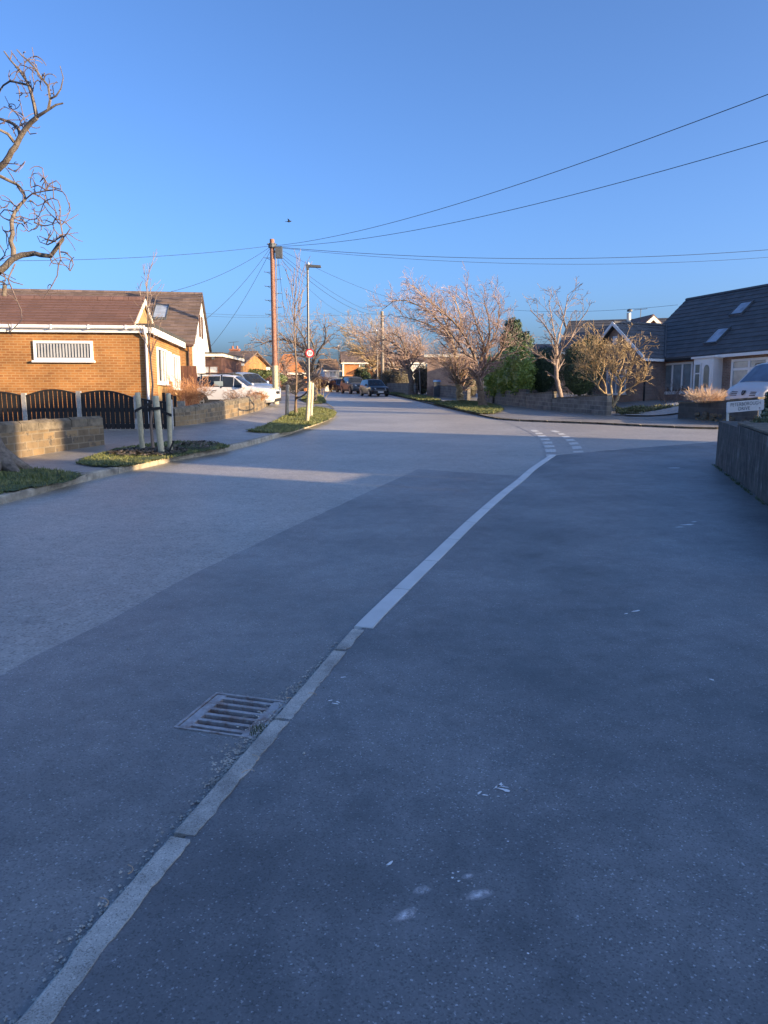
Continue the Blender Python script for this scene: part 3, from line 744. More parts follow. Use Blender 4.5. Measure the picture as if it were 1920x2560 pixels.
# ------------------------------------------------------------ second house, dark roof, white gable
D2 = 39.0; O2 = Vector((X(484, D2, 2.8), D2, .3)); yaw2 = R(7.5)
h2 = thing('dark_roofed_house', 'house with steep brown tiled roof, a rooflight and a white rendered gable end', 'house', O2, yaw2, tilt=True)
ez2 = P(484, 857, D2).z - .3; rz2 = P(497, 733, D2 + 4.6).z - .3 + .2
walls(h2, -14, -.12, .25, 9.0, -.5, ez2, 'brick_orange')
gable_roof(h2, -14.2, .06, -.1, 9.4, ez2 + .02, rz2, 4.65, 'tile_brown', 14, lift=.05)
gw = MB(); gw.prism([(.26, -.5), (8.99, -.5), (8.99, ez2 - .03), (4.65, rz2 - .16), (.26, ez2 - .03)], -.13, -.06, 'x'); gw.build('gable_wall', 'render', h2)
for (a, b_) in ((3.2, 3.7), (4.4, 4.9)):
    window(h2, (-.058, a, 3.7), (0, 1, 0), b_ - a, 1.2, (), None, 'glass', 'wood_dark', False, n=(1, 0, 0), fw=.05)
fa = MB(); fa.box((-14, .02, ez2 - .2), (-.1, .05, ez2 - .085)); fa.build('fascia', 'white', h2)
gu_ = MB(); gu_.tube([(-14, -.06, ez2 - .11), (.0, -.06, ez2 - .13)], .055, 8); gu_.tube([(-.3, -.06, ez2 - .15), (-.3, .2, ez2 - .4), (-.3, .2, -.4)], .04, 8); gu_.build('gutter', 'wood_dark', h2, 40)
def on_slope(x, t): return Vector((x, -.1 + 4.75 * t, ez2 + .02 + (rz2 - ez2) * t))
xa, xb = X(386, 41.5, 4) - O2.x + .38, X(419, 41.5, 4) - O2.x + .38
sn = Vector((0, -(rz2 - ez2), 4.75)).normalized()
def rooflight(root, f, xa, xb, t0, t1, nrm, frame='lampgrey'):
    pts = [f(xa, t0), f(xb, t0), f(xb, t1), f(xa, t1)]
    gl = MB(); gl.add([p + nrm * .1 for p in pts] + [p + nrm * .03 for p in pts], [(0, 1, 2, 3), (0, 4, 5, 1), (1, 5, 6, 2), (2, 6, 7, 3), (3, 7, 4, 0)])
    go = gl.build('rooflight', 'skyglass', root)
    fm = MB(); c = sum(pts, Vector()) / 4
    for i in range(4):
        a, b_ = pts[i], pts[(i + 1) % 4]; w_ = .09
        ia, ib = a + (c - a).normalized() * w_, b_ + (c - b_).normalized() * w_
        fm.add([a + nrm * .005, b_ + nrm * .005, a + nrm * .13, b_ + nrm * .13, ia + nrm * .13, ib + nrm * .13, ia + nrm * .05, ib + nrm * .05], [(0, 1, 3, 2), (2, 3, 5, 4), (4, 5, 7, 6)])
    fm.build('frame', frame, go)
rooflight(h2, on_slope, xa, xb, .42, .70, sn)
# timber clad flat roofed extension with curtained windows
D3 = 45.0
h3 = thing('timber_clad_extension', 'flat roofed extension clad in dark timber with white fascia and four curtained panes', 'building', (X(496, D3, 2), D3, .3), R(3), tilt=True)
wx = X(553, D3, 2) - X(496, D3, 2); zt = P(520, 886, D3).z - .3
mb = MB(); mb.prism([(0, 0), (wx, 0), (wx + .6, 4.2), (0, 4.2)], -.5, zt - .12); mb.build('wall', 'wood_dark', h3)
mb = MB(); mb.prism([(-.15, -.15), (wx + .1, -.15), (wx + .8, 4.3), (-.15, 4.3)], zt - .12, zt + .05); mb.build('fascia', 'cream', h3)
mb = MB(); mb.prism([(-.2, -.2), (wx + .15, -.2), (wx + .85, 4.35), (-.2, 4.35)], zt + .052, zt + .12); mb.build('roof', 'felt', h3)
window(h3, (.12, 0, zt - 1.6), (1, 0, 0), wx - .3, .95, (.5,), .55, 'blind', 'wood_red', False, fw=.055)
mb = MB(); mb.box((wx * .6, -.2, zt - .28), (wx * .6 + .16, -.02, zt - .16)); mb.build('security_light', 'lampgrey', h3)
# side gate between the two houses
gt_ = thing('wooden_side_gate', 'red brown wooden side gate in the gap between the two left houses', 'gate', (X(449, 28.6, 1), 28.6, .3), R(5))
mb = MB()
for k in range(4): mb.box((k * .17, 0, -.1), (k * .17 + .155, .04, 1.75))
mb.build('panel', 'wood_red', gt_)
for z_ in (.3, 1.3): mb = MB(); mb.box((0, .042, z_), (.68, .09, z_ + .12)); mb.build('rail', 'wood_red', gt_)

# ------------------------------------------------------------ right hand bungalow
O4 = Vector((14.13, 38.2, .42)); yaw4 = math.atan2(-.9205, .3907)
h4 = thing('slate_roofed_bungalow', 'brown brick bungalow with large slate grey roof, two rooflights and white porch', 'house', O4, yaw4, tilt=True)
dl = Vector((math.cos(yaw4), math.sin(yaw4)))
def s4(px, y=.3):
    u = (px - CX) / F * math.cos(PITCH); ox, oy = O4.x + y * -dl.y, O4.y + y * dl.x
    return (u * oy - ox) / (dl.x - u * dl.y)
E4, R4 = 2.14, 5.62
walls(h4, -2.7, 6.55, .3, 7.7, -1, E4 - .02, 'brick_brown', (4.0, R4 - .2))
gable_roof(h4, -2.88, 6.72, -.05, 8.1, E4, R4, 4.0, 'tile_slate', 15)
wr = 4.13
mb = MB(); mb.box((-4.75, -1.05, -1), (-.25, .299, E4 - .02)); mb.build('wing_wall', 'brick_brown', h4)
mb = MB(); mb.prism([(-4.75, E4 - .021), (-.25, E4 - .021), (-2.5, wr - .14)], -1.049, -.95, 'y'); mb.build('gable_wall', 'brick_brown', h4)
mb = MB()
slope(mb, (0, -1.3, E4), (0, 3.0, E4), (-2.5, -1.3, wr), (-2.5, 3.0, wr), 9)
slope(mb, (-5, 3.0, E4), (-5, -1.3, E4), (-2.5, 3.0, wr), (-2.5, -1.3, wr), 9)
mb.add([(0, -1.3, E4 - .1), (-2.5, -1.3, wr - .1), (-5, -1.3, E4 - .1), (0, 3, E4 - .1), (-2.5, 3, wr - .1), (-5, 3, E4 - .1)], [(0, 1, 4, 3), (1, 2, 5, 4)])
wrf = mb.build('wing_roof', 'tile_slate', h4)
rc = MB()
for i in range(9):
    rc.prism([(-2.64, wr - .05), (-2.58, wr + .045), (-2.5, wr + .075), (-2.42, wr + .045), (-2.36, wr - .05)], -1.3 + i * .45, -1.3 + i * .45 + .438, 'y')
rc.build('ridge_tiles', 'tile_slate', wrf)
bb = MB()
for a in (0, -5):
    bb.add([(x, y, z) for y in (-1.36, -1.31) for (x, z) in ((a, E4 + .03), (-2.5, wr + .03), (-2.5, wr - .17), (a, E4 - .13))], [(0, 1, 2, 3), (7, 6, 5, 4), (0, 4, 5, 1), (1, 5, 6, 2), (2, 6, 7, 3), (3, 7, 4, 0)])
bb.build('bargeboard', 'white', h4)
vy = MB(); vy.tube([(.02, .0, E4 + .06), (-.05 , .0 , E4 + .08)], .05, 6)
vt = []
for k in range(9):                              # leaded valley where the two roofs meet
    t_ = k / 8; x_ = -2.5 * t_; z_ = E4 + (wr - E4) * t_; y_ = -.05 + 4.05 * (z_ - E4) / (R4 - E4); vt.append((x_, y_, z_ + .045))
vy.tube(vt, .06, 6); vy.build('valley', 'tile_slate', h4)
fa = MB(); fa.box((-.02, -1.3, E4 - .15), (.02, -.1, E4 - .02)); fa.build('fascia', 'white', h4)
fa = MB(); fa.box((s4(1789, 0), -.08, E4 - .17), (6.65, -.045, E4 - .035)); fa.build('fascia', 'white', h4)
fa = MB(); fa.box((.03, -.06, E4 - .17), (s4(1788, 0), -.03, E4 - .06)); fa.build('fascia', 'black', h4)
gp4 = MB(); gp4.tube([(-.19, -1.12, E4 - .1), (-.19, -1.1, -.9)], .045, 8); gp4.build('downpipe', 'black', h4, 40)
mb = MB(); mb.box((-2.72, -1.1, 3.0), (-2.38, -1.052, 3.42)); mb.build('alarm_box', 'white', h4)
window(h4, (-3.1, -1.05, .42), (1, 0, 0), 1.5, 1.25, (.5,), .72, 'skyglass', n=(0, -1, 0))
wa, wb = s4(1657), s4(1733)
window(h4, (wa, .3, .42), (1, 0, 0), wb - wa, 1.5, (.345, .67), None, 'glass_grey', n=(0, -1, 0), fw=.1)
wc = s4(1829)
window(h4, (wc, .3, .25), (1, 0, 0), 1.95, 1.62, (.5,), .72, 'glass_pale', n=(0, -1, 0), fw=.11)
# ornaments on the picture window's sill
mb = MB(); rr = random.Random(8)
for k in range(9):
    xx = wa + .15 + (wb - wa - .3) * (k + .5) / 9; hh = rr.uniform(.1, .26)
    mb.lathe([(.03, 0), (.06, hh * .4), (.02, hh * .75), (.035, hh)], Matrix.Translation((xx, .279, .49)), 8)
mb.build('window_ornaments', 'black', h4)
# porch: door and side panel
pa, pb = s4(1741, -.1), s4(1790, -.1); pw = pb - pa; ph = 1.86
po = MB(); po.box((pa, -.28, -.6), (pb, .299, ph + .12)); po.build('porch', 'white', h4)
pr = MB(); pr.box((pa - .12, -.36, ph + .122), (pb + .12, .29, ph + .21)); pr.build('porch_roof', 'white', h4)
dw = pw * .5; dx = pb - dw - .06
dm = MB(); dm.box((dx, -.31, -.5), (dx + dw, -.281, ph - .04)); do = dm.build('door', 'white', h4)
ar = [(dx + dw * .24, .62), (dx + dw * .76, .62)] + [(dx + dw / 2 + dw * .26 * math.cos(a), 1.45 + .22 * math.sin(a)) for a in [math.pi * k / 10 for k in range(11)]]
am = MB(); am.prism(ar, -.33, -.311, 'y'); am.build('door_glass', 'frost', do)
hm = MB(); hm.box((dx + .05, -.36, .5), (dx + .09, -.312, .72)); hm.build('handle', 'galv', do)
lm = MB(); lm.box((dx + dw * .3, -.325, .36), (dx + dw * .7, -.312, .42)); lm.build('letterbox', 'black', do)
window(h4, (pa + .08, -.281, -.2), (1, 0, 0), dx - pa - .13, ph + .1, (), .76, 'frost', n=(0, -1, 0), fw=.06, sill=False)
lb = MB(); lb.box((s4(1795), .2, 1.05), (s4(1795) + .1, .298, 1.3)); lb.build('door_lamp', 'black', h4)
n4 = Vector((0, -(R4 - E4), 4.05)).normalized()
def sl4(x, t): return Vector((x, -.05 + 4.05 * t, E4 + (R4 - E4) * t))
def fit4(px, py):                                 # where a sight line meets the main roof slope
    o_ = to_local(h4, (0, 0, EYE)); p_ = to_local(h4, P(px, py, 30)); d_ = p_ - o_
    k_ = (sl4(0, 0) - o_).dot(n4) / d_.dot(n4); q = o_ + d_ * k_; return q.x, (q.y + .05) / 4.05
for (a, b_) in (((1823, 793), (1884, 755)), ((1760, 864), (1816, 822))):
    (xa, t0), (xb, t1) = fit4(*a), fit4(*b_); xb = xa + .78
    rooflight(h4, sl4, xa, xb, t0, t1, n4)

# ------------------------------------------------------------ far buildings
def far_house(name, label, px0, px1, dist, base, y_eave, y_ridge, depth, wall, roof, yaw=0.0, hip=False, left_gable=None, wins=(), cat='house', ov=.3, wallg=None):
    xa, xb = X(px0, dist, 3), X(px1, dist, 3); ez, rz = P(0, y_eave, dist).z - base, P(0, y_ridge, dist + depth / 2).z - base
    r = thing(name, label, cat, (xa, dist, base), yaw, tilt=False); L = xb - xa
    walls(r, 0, L, 0, depth, -1.5, ez, wall)
    gm = MB()
    if not hip:
        for x in (.0, L - .06):
            gm = MB(); gm.prism([(.02, ez), (depth - .02, ez), (depth / 2, rz - .1)], x, x + .06, 'x'); gm.build('gable_wall', wallg or wall, r)
        gable_roof(r, -ov, L + ov, -ov, depth + ov, ez, rz, depth / 2, roof, 10)
    else:
        mb = MB(); hp = min(depth, L) / 2
        slope(mb, (-ov, -ov, ez), (L + ov, -ov, ez), (hp, depth / 2, rz), (L - hp, depth / 2, rz), 9)
        slope(mb, (L + ov, depth + ov, ez), (-ov, depth + ov, ez), (L - hp, depth / 2, rz), (hp, depth / 2, rz), 9)
        slope(mb, (-ov, depth + ov, ez), (-ov, -ov, ez), (hp, depth / 2, rz), (hp + .001, depth / 2, rz), 9)
        slope(mb, (L + ov, -ov, ez), (L + ov, depth + ov, ez), (L - hp, depth / 2, rz), (L - hp - .001, depth / 2, rz), 9)
        mb.build('roof', roof, r)
    fm = MB(); fm.box((-ov, -ov - .02, ez - .2), (L + ov, -ov + .02, ez - .02)); fm.build('fascia', 'cream', r)
    for (a, b_, y0_, y1_, cols, gl) in wins:
        wxa, wxb = (X(a, dist, 3) - xa) , (X(b_, dist, 3) - xa); z1_, z0_ = P(0, y0_, dist).z - base, P(0, y1_, dist).z - base
        window(r, (wxa, 0, z0_), (1, 0, 0), wxb - wxa, z1_ - z0_, cols, None, gl, n=(0, -1, 0), fw=.09)
    return r
def chimney(root, p, w, d, h, mat, pots=2):
    mb = MB(); x, y, z = p; mb.box((x - w / 2, y - d / 2, z), (x + w / 2, y + d / 2, z + h)); mb.box((x - w / 2 - .06, y - d / 2 - .06, z + h + .001), (x + w / 2 + .06, y + d / 2 + .06, z + h + .14))
    o = mb.build('chimney', mat, root)
    for k in range(pots): pm = MB(); pm.lathe([(.11, 0), (.09, .28), (.1, .3)], Matrix.Translation((x - w / 4 + k * w / 2, y, z + h + .141)), 8); pm.build('chimney_pot', 'brick_red', o)
def aerial(root, p, h, mat='galv'):
    mb = MB(); x, y, z = p; mb.tube([(x, y, z), (x, y, z + h)], .025, 5); mb.tube([(x - .5, y, z + h * .92), (x + .5, y + .1, z + h)], .018, 4)
    for k in range(5): mb.tube([(x - .4 + k * .2, y - .15, z + h * .93 + k * .02), (x - .4 + k * .2, y + .15, z + h * .93 + k * .02)], .012, 4)
    mb.build('aerial', mat, root)
hb = far_house('hipped_bungalow', 'pale walled bungalow with brown hipped roof and brick chimney, far up the left side', 556, 644, 74, .6, 914, 886, 8, 'cream', 'tile_brown', 0, True, wins=((606, 622, 916, 927, (.33, .66), 'glass_pale'), (628, 634, 917, 926, (), 'glass_pale')))
chimney(hb, (X(591, 78, 4) - X(556, 74, 3), 3.3, 2.4), .9, .7, 1.35, 'brick_red'); aerial(hb, (X(588, 78, 4) - X(556, 74, 3), 3.3, 3.7), .9)
ob = far_house('tan_brick_bungalow', 'tan brick bungalow with white bargeboard half hidden behind the white estate car', 548, 604, 56, .5, 908, 880, 7, 'brick_orange', 'tile_brown', R(-6))
wg = far_house('white_gabled_bungalow', 'bungalow with pale blue-white gable and mossy tan roof at the bend of the road', 813, 848, 94, .3, 925, 899, 9, 'cream', 'tile_tan', R(11), wins=((816, 820, 928, 941, (), 'glass_pale'), (823, 841, 927, 941, (.5,), 'glass_pale')), wallg='render')
mb = MB(); mb.prism([(-.02, -1.4), (9.02, -1.4), (9.02, 2.3), (-.02, 2.3)], -.06, -.003, 'x'); mb.build('side_wall', 'render', wg)
oh = far_house('orange_brick_house', 'long orange brick house with brown roof behind the parked cars', 858, 960, 100, .2, 906, 880, 8, 'brick_far', 'tile_brown', R(5), wins=((898, 912, 910, 926, (.5,), 'glass_pale'), (926, 942, 910, 926, (.33, .66), 'glass_pale')))
mb = MB(); mb.prism([(-.02, -1.4), (8.02, -1.4), (8.02, 3.2), (-.02, 3.2)], -.06, -.003, 'x'); mb.build('side_wall', 'wood_grey', oh)
mb = MB(); mb.box((-.1, -.2, -1), (.1, -.06, 3.5)); mb.build('downpipe', 'cream', oh)
far_house('rendered_house', 'pale house with brown roof seen through the bare crowns right of the parked cars', 972, 1064, 98, .3, 906, 886, 8, 'cream', 'tile_brown', R(4), wins=((1036, 1048, 909, 920, (.5,), 'glass_pale'), (1000, 1014, 909, 920, (.5,), 'glass_pale')))
rh = far_house('rust_brick_bungalow', 'rust brick bungalow with dark carport behind the curly street tree', 676, 764, 84, .2, 937, 905, 9, 'brick_far', 'felt', R(2))
mb = MB(); L_ = X(764, 84, 3) - X(676, 84, 3); mb.prism([(0, 2.0), (L_, 2.0), (L_ * .62, 4.0), (L_ * .4, 4.0)], -.35, -.303, 'y'); mb.build('front_gable', 'brick_far', rh)
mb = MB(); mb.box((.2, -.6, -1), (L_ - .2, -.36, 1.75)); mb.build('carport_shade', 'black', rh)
mb = MB(); mb.box((-.1, -1.0, 1.76), (L_ + .1, -.3, 1.98)); mb.build('carport_fascia', 'cream', rh)
gb_ = thing('white_garage', 'low white garage door between the far cars and hedge', 'garage', (X(838, 96, 1), 96, 0), 0)
mb = MB(); mb.box((0, 0, -.5), (2.3, 4, 1.7)); mb.build('wall', 'cream', gb_); mb = MB(); mb.box((.2, -.04, -.4), (2.1, -.003, 1.4)); mb.build('door', 'white', gb_)
mb = MB(); mb.box((-.1, -.15, 1.702), (2.4, 4.1, 1.82)); mb.build('roof', 'felt', gb_)
fb = thing('flat_roofed_house', 'dark brown brick house with pale flat roof edge behind the two street trees', 'house', (X(1068, 64, 2), 64, .1), R(-6))
L_ = X(1190, 64, 2) - X(1068, 64, 2); zt = P(0, 893, 64).z - .1
mb = MB(); mb.box((0, 0, -1), (L_, 8, zt)); mb.build('wall', 'brick_brown', fb)
mb = MB(); mb.box((-.25, -.3, zt + .002), (L_ + .3, 8.2, zt + .22)); mb.build('roof', 'cream', fb)
# houses behind the right bungalow
bh = far_house('dark_roofed_bungalow', 'low dark roof with a red brick chimney behind the domed conifers', 1326, 1470, 62, .3, 884, 862, 9, 'brick_brown', 'tile_slate', R(3))
chimney(bh, (.3, 4.0, P(0, 862, 66).z - .6), .8, .6, .95, 'brick_red')
sl = far_house('steep_slate_house', 'slate roof rising behind the gable of the right bungalow', 1400, 1640, 58, .4, 880, 805, 9, 'brick_brown', 'tile_slate', R(-24))
rg = thing('red_gabled_house', 'orange brick gable with red verge and white bargeboard above the slate roofs', 'house', (X(1628, 56, 5), 56, .4), 0)
zp = P(0, 786, 56).z - .4; ze = P(0, 822, 56).z - .4; hw = X(1668, 56, 5) - X(1628, 56, 5)
mb = MB(); mb.prism([(-hw, -1), (hw, -1), (hw, ze - .2), (0, zp - .25), (-hw, ze - .2)], 0, 8, 'y'); mb.build('wall', 'brick_far', rg)
mb = MB()
for sgn in (-1, 1):
    e_, p_ = sgn * (hw + .25), 0
    mb.add([(e_, y, z) for y, z in ((-.3, ze - .35), (8.2, ze - .35))] + [(0, y, z) for y, z in ((8.2, zp), (-.3, zp))] + [(e_, y, z) for y, z in ((-.3, ze - .5), (8.2, ze - .5))] + [(0, y, z) for y, z in ((8.2, zp - .15), (-.3, zp - .15))],
           [(0, 1, 2, 3), (4, 5, 6, 7), (0, 3, 7, 4), (1, 2, 6, 5), (0, 1, 5, 4)])
mb.build('roof', 'tile_red', rg)
mb = MB()
for sgn in (-1, 1):
    e_ = sgn * (hw + .22)
    mb.add([(x, y, z) for y in (-.36, -.31) for (x, z) in ((e_, ze - .36), (0, zp - .12), (0, zp - .42), (e_, ze - .66))], [(0, 1, 2, 3), (7, 6, 5, 4), (0, 4, 5, 1), (1, 5, 6, 2), (2, 6, 7, 3), (3, 7, 4, 0)])
mb.build('bargeboard', 'cream', rg)
mb = MB(); mb.tube([P(1572, 815, 57) - rg.location, P(1572, 782, 57) - rg.location], .15, 10); fo = mb.build('flue', 'cream', rg, 40)
mb = MB(); q = P(1574, 779, 57) - rg.location; mb.lathe([(.2, 0), (.2, .12), (.06, .2)], Matrix.Translation(q), 10); mb.build('cowl', 'galv', fo)
aerial(rg, P(1600, 812, 56.5) - rg.location, 1.15)
far_house('added_shade_house', 'low brown roofed house added out of sight behind the dark roofed bungalow to shade the parked cars', 1312, 1490, 75, .2, 888, 864, 12, 'brick_brown', 'tile_brown', R(0))  # hidden house added to keep the sun off the parked cars
# a neighbour's brick chimney on the left skyline
nc = thing('distant_chimney', 'small red brick chimney above the long hedge left of the telegraph pole', 'chimney', P(669, 930, 110)); mb = MB(); mb.box((-.5, -.4, -3), (.5, .4, .55)); mb.box((-.56, -.46, .551), (.56, .46, .7)); mb.build('stack', 'brick_red', nc)

# ------------------------------------------------------------ houses beside and behind the camera (they shade the street)
def SC(s_, c_, z=0): return Vector((s_ * SX - c_ * SY, s_ * SY + c_ * SX, z))
ayaw = math.atan2(SY, SX)
def near_house(label, s0, s1_, c0, c1, eave, ridge):
    r = thing('brick_house', label, 'house', SC(s0, c0), ayaw)
    W, D = s1_ - s0, c1 - c0
    # local x towards the sun, local y across; ridge along y
    mb = MB(); mb.box((0, 0, -.3), (W, D, eave)); mb.build('wall', 'brick_orange', r)
    mb = MB(); mb.prism([(-.3, eave - .02), (W + .3, eave - .02), (W / 2, ridge)], -.02, D + .02, 'y'); mb.build('roof', 'tile_brown', r)
    for k in range(2): window(r, (0, 1 + k * 4, 1.0), (0, 1, 0), 1.8, 1.2, (.5,), None, 'glass', n=(-1, 0, 0))
near_house('brick house at the right roadside ahead of the camera, out of the picture', 16, 24, 11.4, 20.8, 6.0, 9.35)
near_house('brick house at the right roadside beside the camera, out of the picture', 16, 24, -14, 10.2, 6.0, 9.5)
gq = thing('sun_gap_block', 'flat brick block added to shorten the sun streak between the two roadside houses, out of the picture', 'garage', SC(6, 10.23), ayaw)  # unseen block added to cut the low sun coming through the house gap
mb = MB(); mb.box((0, 0, -.3), (4, 1.14, 2.5)); mb.build('wall', 'brick_brown', gq); mb = MB(); mb.box((-.1, .005, 2.502), (4.1, 1.135, 2.6)); mb.build('roof', 'felt', gq)

# ------------------------------------------------------------ garden walls
def stone_wall(name, label, pts, heights, th, mat, cap=None, capw=.05, caph=.11, cat='wall', base=-.3, stone=.42, rough=.012, seed=1):
    """pts: ground points; heights: top z over the local ground at each point"""
    r = thing(name, label, cat, pts[0]); o = Vector(pts[0]); rr = random.Random(seed)
    def rows(half, z0f, z1f, mat_, nm, split=None):
        mb = MB(); path = [Vector(p) - o for p in pts]
        dense = []
        for i in range(len(path) - 1):
            L = (path[i + 1] - path[i]).length; k = max(1, int(L / (split or .6)))
            for j in range(k): dense.append((path[i].lerp(path[i + 1], j / k), heights[i] + (heights[i + 1] - heights[i]) * j / k))
        dense.append((path[-1], heights[-1]))
        gap = .012 if split else 0
        for i in range(len(dense) - 1):
            (a, ha), (b, hb) = dense[i], dense[i + 1]; t = (b - a).normalized(); nn = Vector((-t.y, t.x, 0)); b = b - t * gap; j1, j2 = (rr.uniform(-rough, rough), rr.uniform(-rough, rough)) if split else (0, 0)
            vs = [a - nn * half, b - nn * half, b + nn * half, a + nn * half]
            lo = [z0f(a.z, ha), z0f(b.z, hb), z0f(b.z, hb), z0f(a.z, ha)]; hi = [z1f(a.z, ha) + j1, z1f(b.z, hb) + j1, z1f(b.z, hb) + j2, z1f(a.z, ha) + j2]
            if split and cap == 'saddle':
                top = [Vector((0, 0, 0))] * 4
                ia, ib = .45, .45
                mb.add([Vector((p.x, p.y, l)) for p, l in zip(vs, lo)] + [Vector((p.x, p.y, h_ - .05)) for p, h_ in zip(vs, hi)] + [Vector(((a - nn * half * ia).x, (a - nn * half * ia).y, hi[0])), Vector(((b - nn * half * ia).x, (b - nn * half * ia).y, hi[1])), Vector(((b + nn * half * ia).x, (b + nn * half * ia).y, hi[2])), Vector(((a + nn * half * ia).x, (a + nn * half * ia).y, hi[3]))],
                       [(0, 1, 5, 4), (1, 2, 6, 5), (2, 3, 7, 6), (3, 0, 4, 7), (4, 5, 9, 8), (5, 6, 10, 9), (6, 7, 11, 10), (7, 4, 8, 11), (8, 9, 10, 11)])
            else:
                mb.add([Vector((p.x, p.y, l)) for p, l in zip(vs, lo)] + [Vector((p.x, p.y, h_)) for p, h_ in zip(vs, hi)], [(0, 1, 5, 4), (1, 2, 6, 5), (2, 3, 7, 6), (3, 0, 4, 7), (4, 5, 6, 7)])
        return mb.build(nm, mat_, r)
    ch = caph if cap else 0
    rows(th / 2, lambda z, h: z + base, lambda z, h: z + h - ch, mat, 'wall_body')
    if cap: rows(th / 2 + capw, lambda z, h: z + h - ch + .002, lambda z, h: z + h, 'stone_cap', 'coping', stone)
    return r
w1 = [G(-70, 1160, .1), G(0, 1149, .1), G(130, 1129, .1), G(250, 1111, .1)]
def topz(px, py, q): return P(px, py, q.y).z - q.z
stone_wall('stone_wall', 'low stone wall with sloped coping in front of the black fence at the left edge', w1, [topz(-20, 1058, w1[0]), topz(0, 1056, w1[1]), topz(130, 1047, w1[2]), topz(248, 1040, w1[3])], .26, 'stone_warm', 'saddle', .0, .2, seed=3)
w2 = [G(429, 1066, .1), G(480, 1060, .1), G(540, 1050, .1), G(600, 1036, .1), G(640, 1026, .1), G(664, 1013, .1)]
stone_wall('stone_wall', 'curved stone wall with coping round the drive of the white estate car', w2, [topz(429, 1018, w2[0]), topz(480, 1013, w2[1]), topz(540, 1004, w2[2]), topz(600, 995, w2[3]), topz(640, 988, w2[4]), topz(662, 982, w2[5])], .26, 'stone_warm', 'saddle', .0, .17, seed=4, stone=.36)
def wseg(label, a, b, ya, yb, mat='stone', th=.22, seed=5, cap='flat'):
    A, B = G(*a, .09), G(*b, .09)
    return stone_wall('garden_wall', label, [A, B], [topz(a[0], ya, A), topz(b[0], yb, B)], th, mat, cap, .02, .06, seed=seed)
wseg('dark block garden wall ending in a lit pier beside the golden bush', (1522, 1038), (1385, 1026), 985, 994, seed=5)
wseg('middle step of the dark garden wall under the domed conifers', (1384, 1026), (1319, 1018), 979, 985, seed=6)
wseg('upper step of the dark garden wall under the laurel', (1318, 1017), (1212, 1003), 973, 972, seed=7)
wseg('stone garden wall behind the small golden street tree', (1172, 1000), (1085, 990), 966, 962, seed=8)
wseg('dark stone garden wall left of the gnarled tree', (1042, 986), (970, 981), 958, 957, seed=9)
A = G(1702, 1044, .09)
pw_ = [G(1702, 1044, .09), G(1790, 1056, .0), Vector((X(1905, 24.4, .5), 24.4, .1))]
stone_wall('planter_wall', 'dark stone planter wall with rubble base behind the street name sign', pw_, [topz(1702, 1004, pw_[0]), topz(1790, 1003, pw_[1]), 1.0 - .1], .3, 'stone_dark', 'flat', .03, .06, cat='wall', seed=10)
rb = thing('rubble_footing', 'rough tan rubble footing stones along the foot of the planter wall', 'rubble', pw_[1])
rr = random.Random(4)
for k in range(46):
    mb = MB()
    t_ = rr.random(); a = pw_[0].lerp(pw_[1], .45 + .55 * t_) if rr.random() < .5 else pw_[1].lerp(pw_[2], t_)
    nn = Vector((-.35, -.93, 0)); c = a + nn * .19 - Vector(pw_[1]) + Vector((0, 0, rr.uniform(0, .3) - .02 + (zg(a.x, a.y)) * 0))
    s_ = rr.uniform(.07, .16); mm_ = Matrix.Translation(c) @ Matrix.Rotation(rr.uniform(0, 6), 4, 'Z') @ Matrix.Rotation(rr.uniform(-.4, .4), 4, 'X')
    mb.lathe([(s_ * .6, -s_ * .6), (s_ * 1.1, -s_ * .1), (s_ * .9, s_ * .45), (s_ * .4, s_ * .6)], mm_, 6); mb.build('stone', 'stone_warm', rb)

# near right wall, two heights, turning along the side road
NW = [Vector((3.75, 5.6, 0)), Vector((*G(1920, 1270)[:2], 0)), Vector((*G(1850, 1212)[:2], 0)), Vector((*G(1788, 1166)[:2], 0))]
nw = thing('block_wall', 'weathered dark block wall with white drips at the right edge of the footway', 'wall', NW[3])
o = NW[3]
lowt = P(1900, 1094, NW[1].y).z; hight = P(1788, 1052, NW[3].y).z
split = NW[2].lerp(NW[3], .25)
def slab(mb, a, b, th, z0, z1):
    t_ = (b - a).normalized(); nn = Vector((t_.y, -t_.x, 0)) * th
    v0, v1, v2, v3 = a - o, b - o, b + nn - o, a + nn - o
    mb.prism([(v0.x, v0.y), (v1.x, v1.y), (v2.x, v2.y), (v3.x, v3.y)], z0, z1)
m, t, b = new_mat('streaked_block'); M['streaked'] = m
v = coords(t, True); mp = t.nodes.new('ShaderNodeMapping'); mp.inputs['Scale'].default_value = (16, 1.6, 1); t.links.new(v, mp.inputs[0])
st_ = noise_tex(t, mp.outputs[0], 1.0, 4, .6); gate = noise_tex(t, v, 1.6, 3, .6)
br = t.nodes.new('ShaderNodeTexBrick'); t.links.new(v, br.inputs['Vector']); br.inputs['Scale'].default_value = 1; br.inputs['Brick Width'].default_value = .45; br.inputs['Row Height'].default_value = .19; br.inputs['Mortar Size'].default_value = .005
br.inputs['Color1'].default_value = (.088, .082, .074, 1); br.inputs['Color2'].default_value = (.072, .068, .062, 1); br.inputs['Mortar'].default_value = (.1, .092, .08, 1)
c = mix(t, 1.0, br.outputs['Color'], ramp(t, noise_tex(t, v, 4, 7, .7), [(.3, (.5,) * 3), (.7, (1.5,) * 3)]), 'MULTIPLY')
c = mix(t, 1.0, c, ramp(t, st_, [(.35, (.6,) * 3), (.65, (1.4,) * 3)]), 'MULTIPLY')
dr = mix(t, 1.0, ramp(t, st_, [(.585, (0, 0, 0)), (.63, (1, 1, 1))]), ramp(t, gate, [(.5, (0, 0, 0)), (.62, (.8,) * 3)]), 'MULTIPLY')
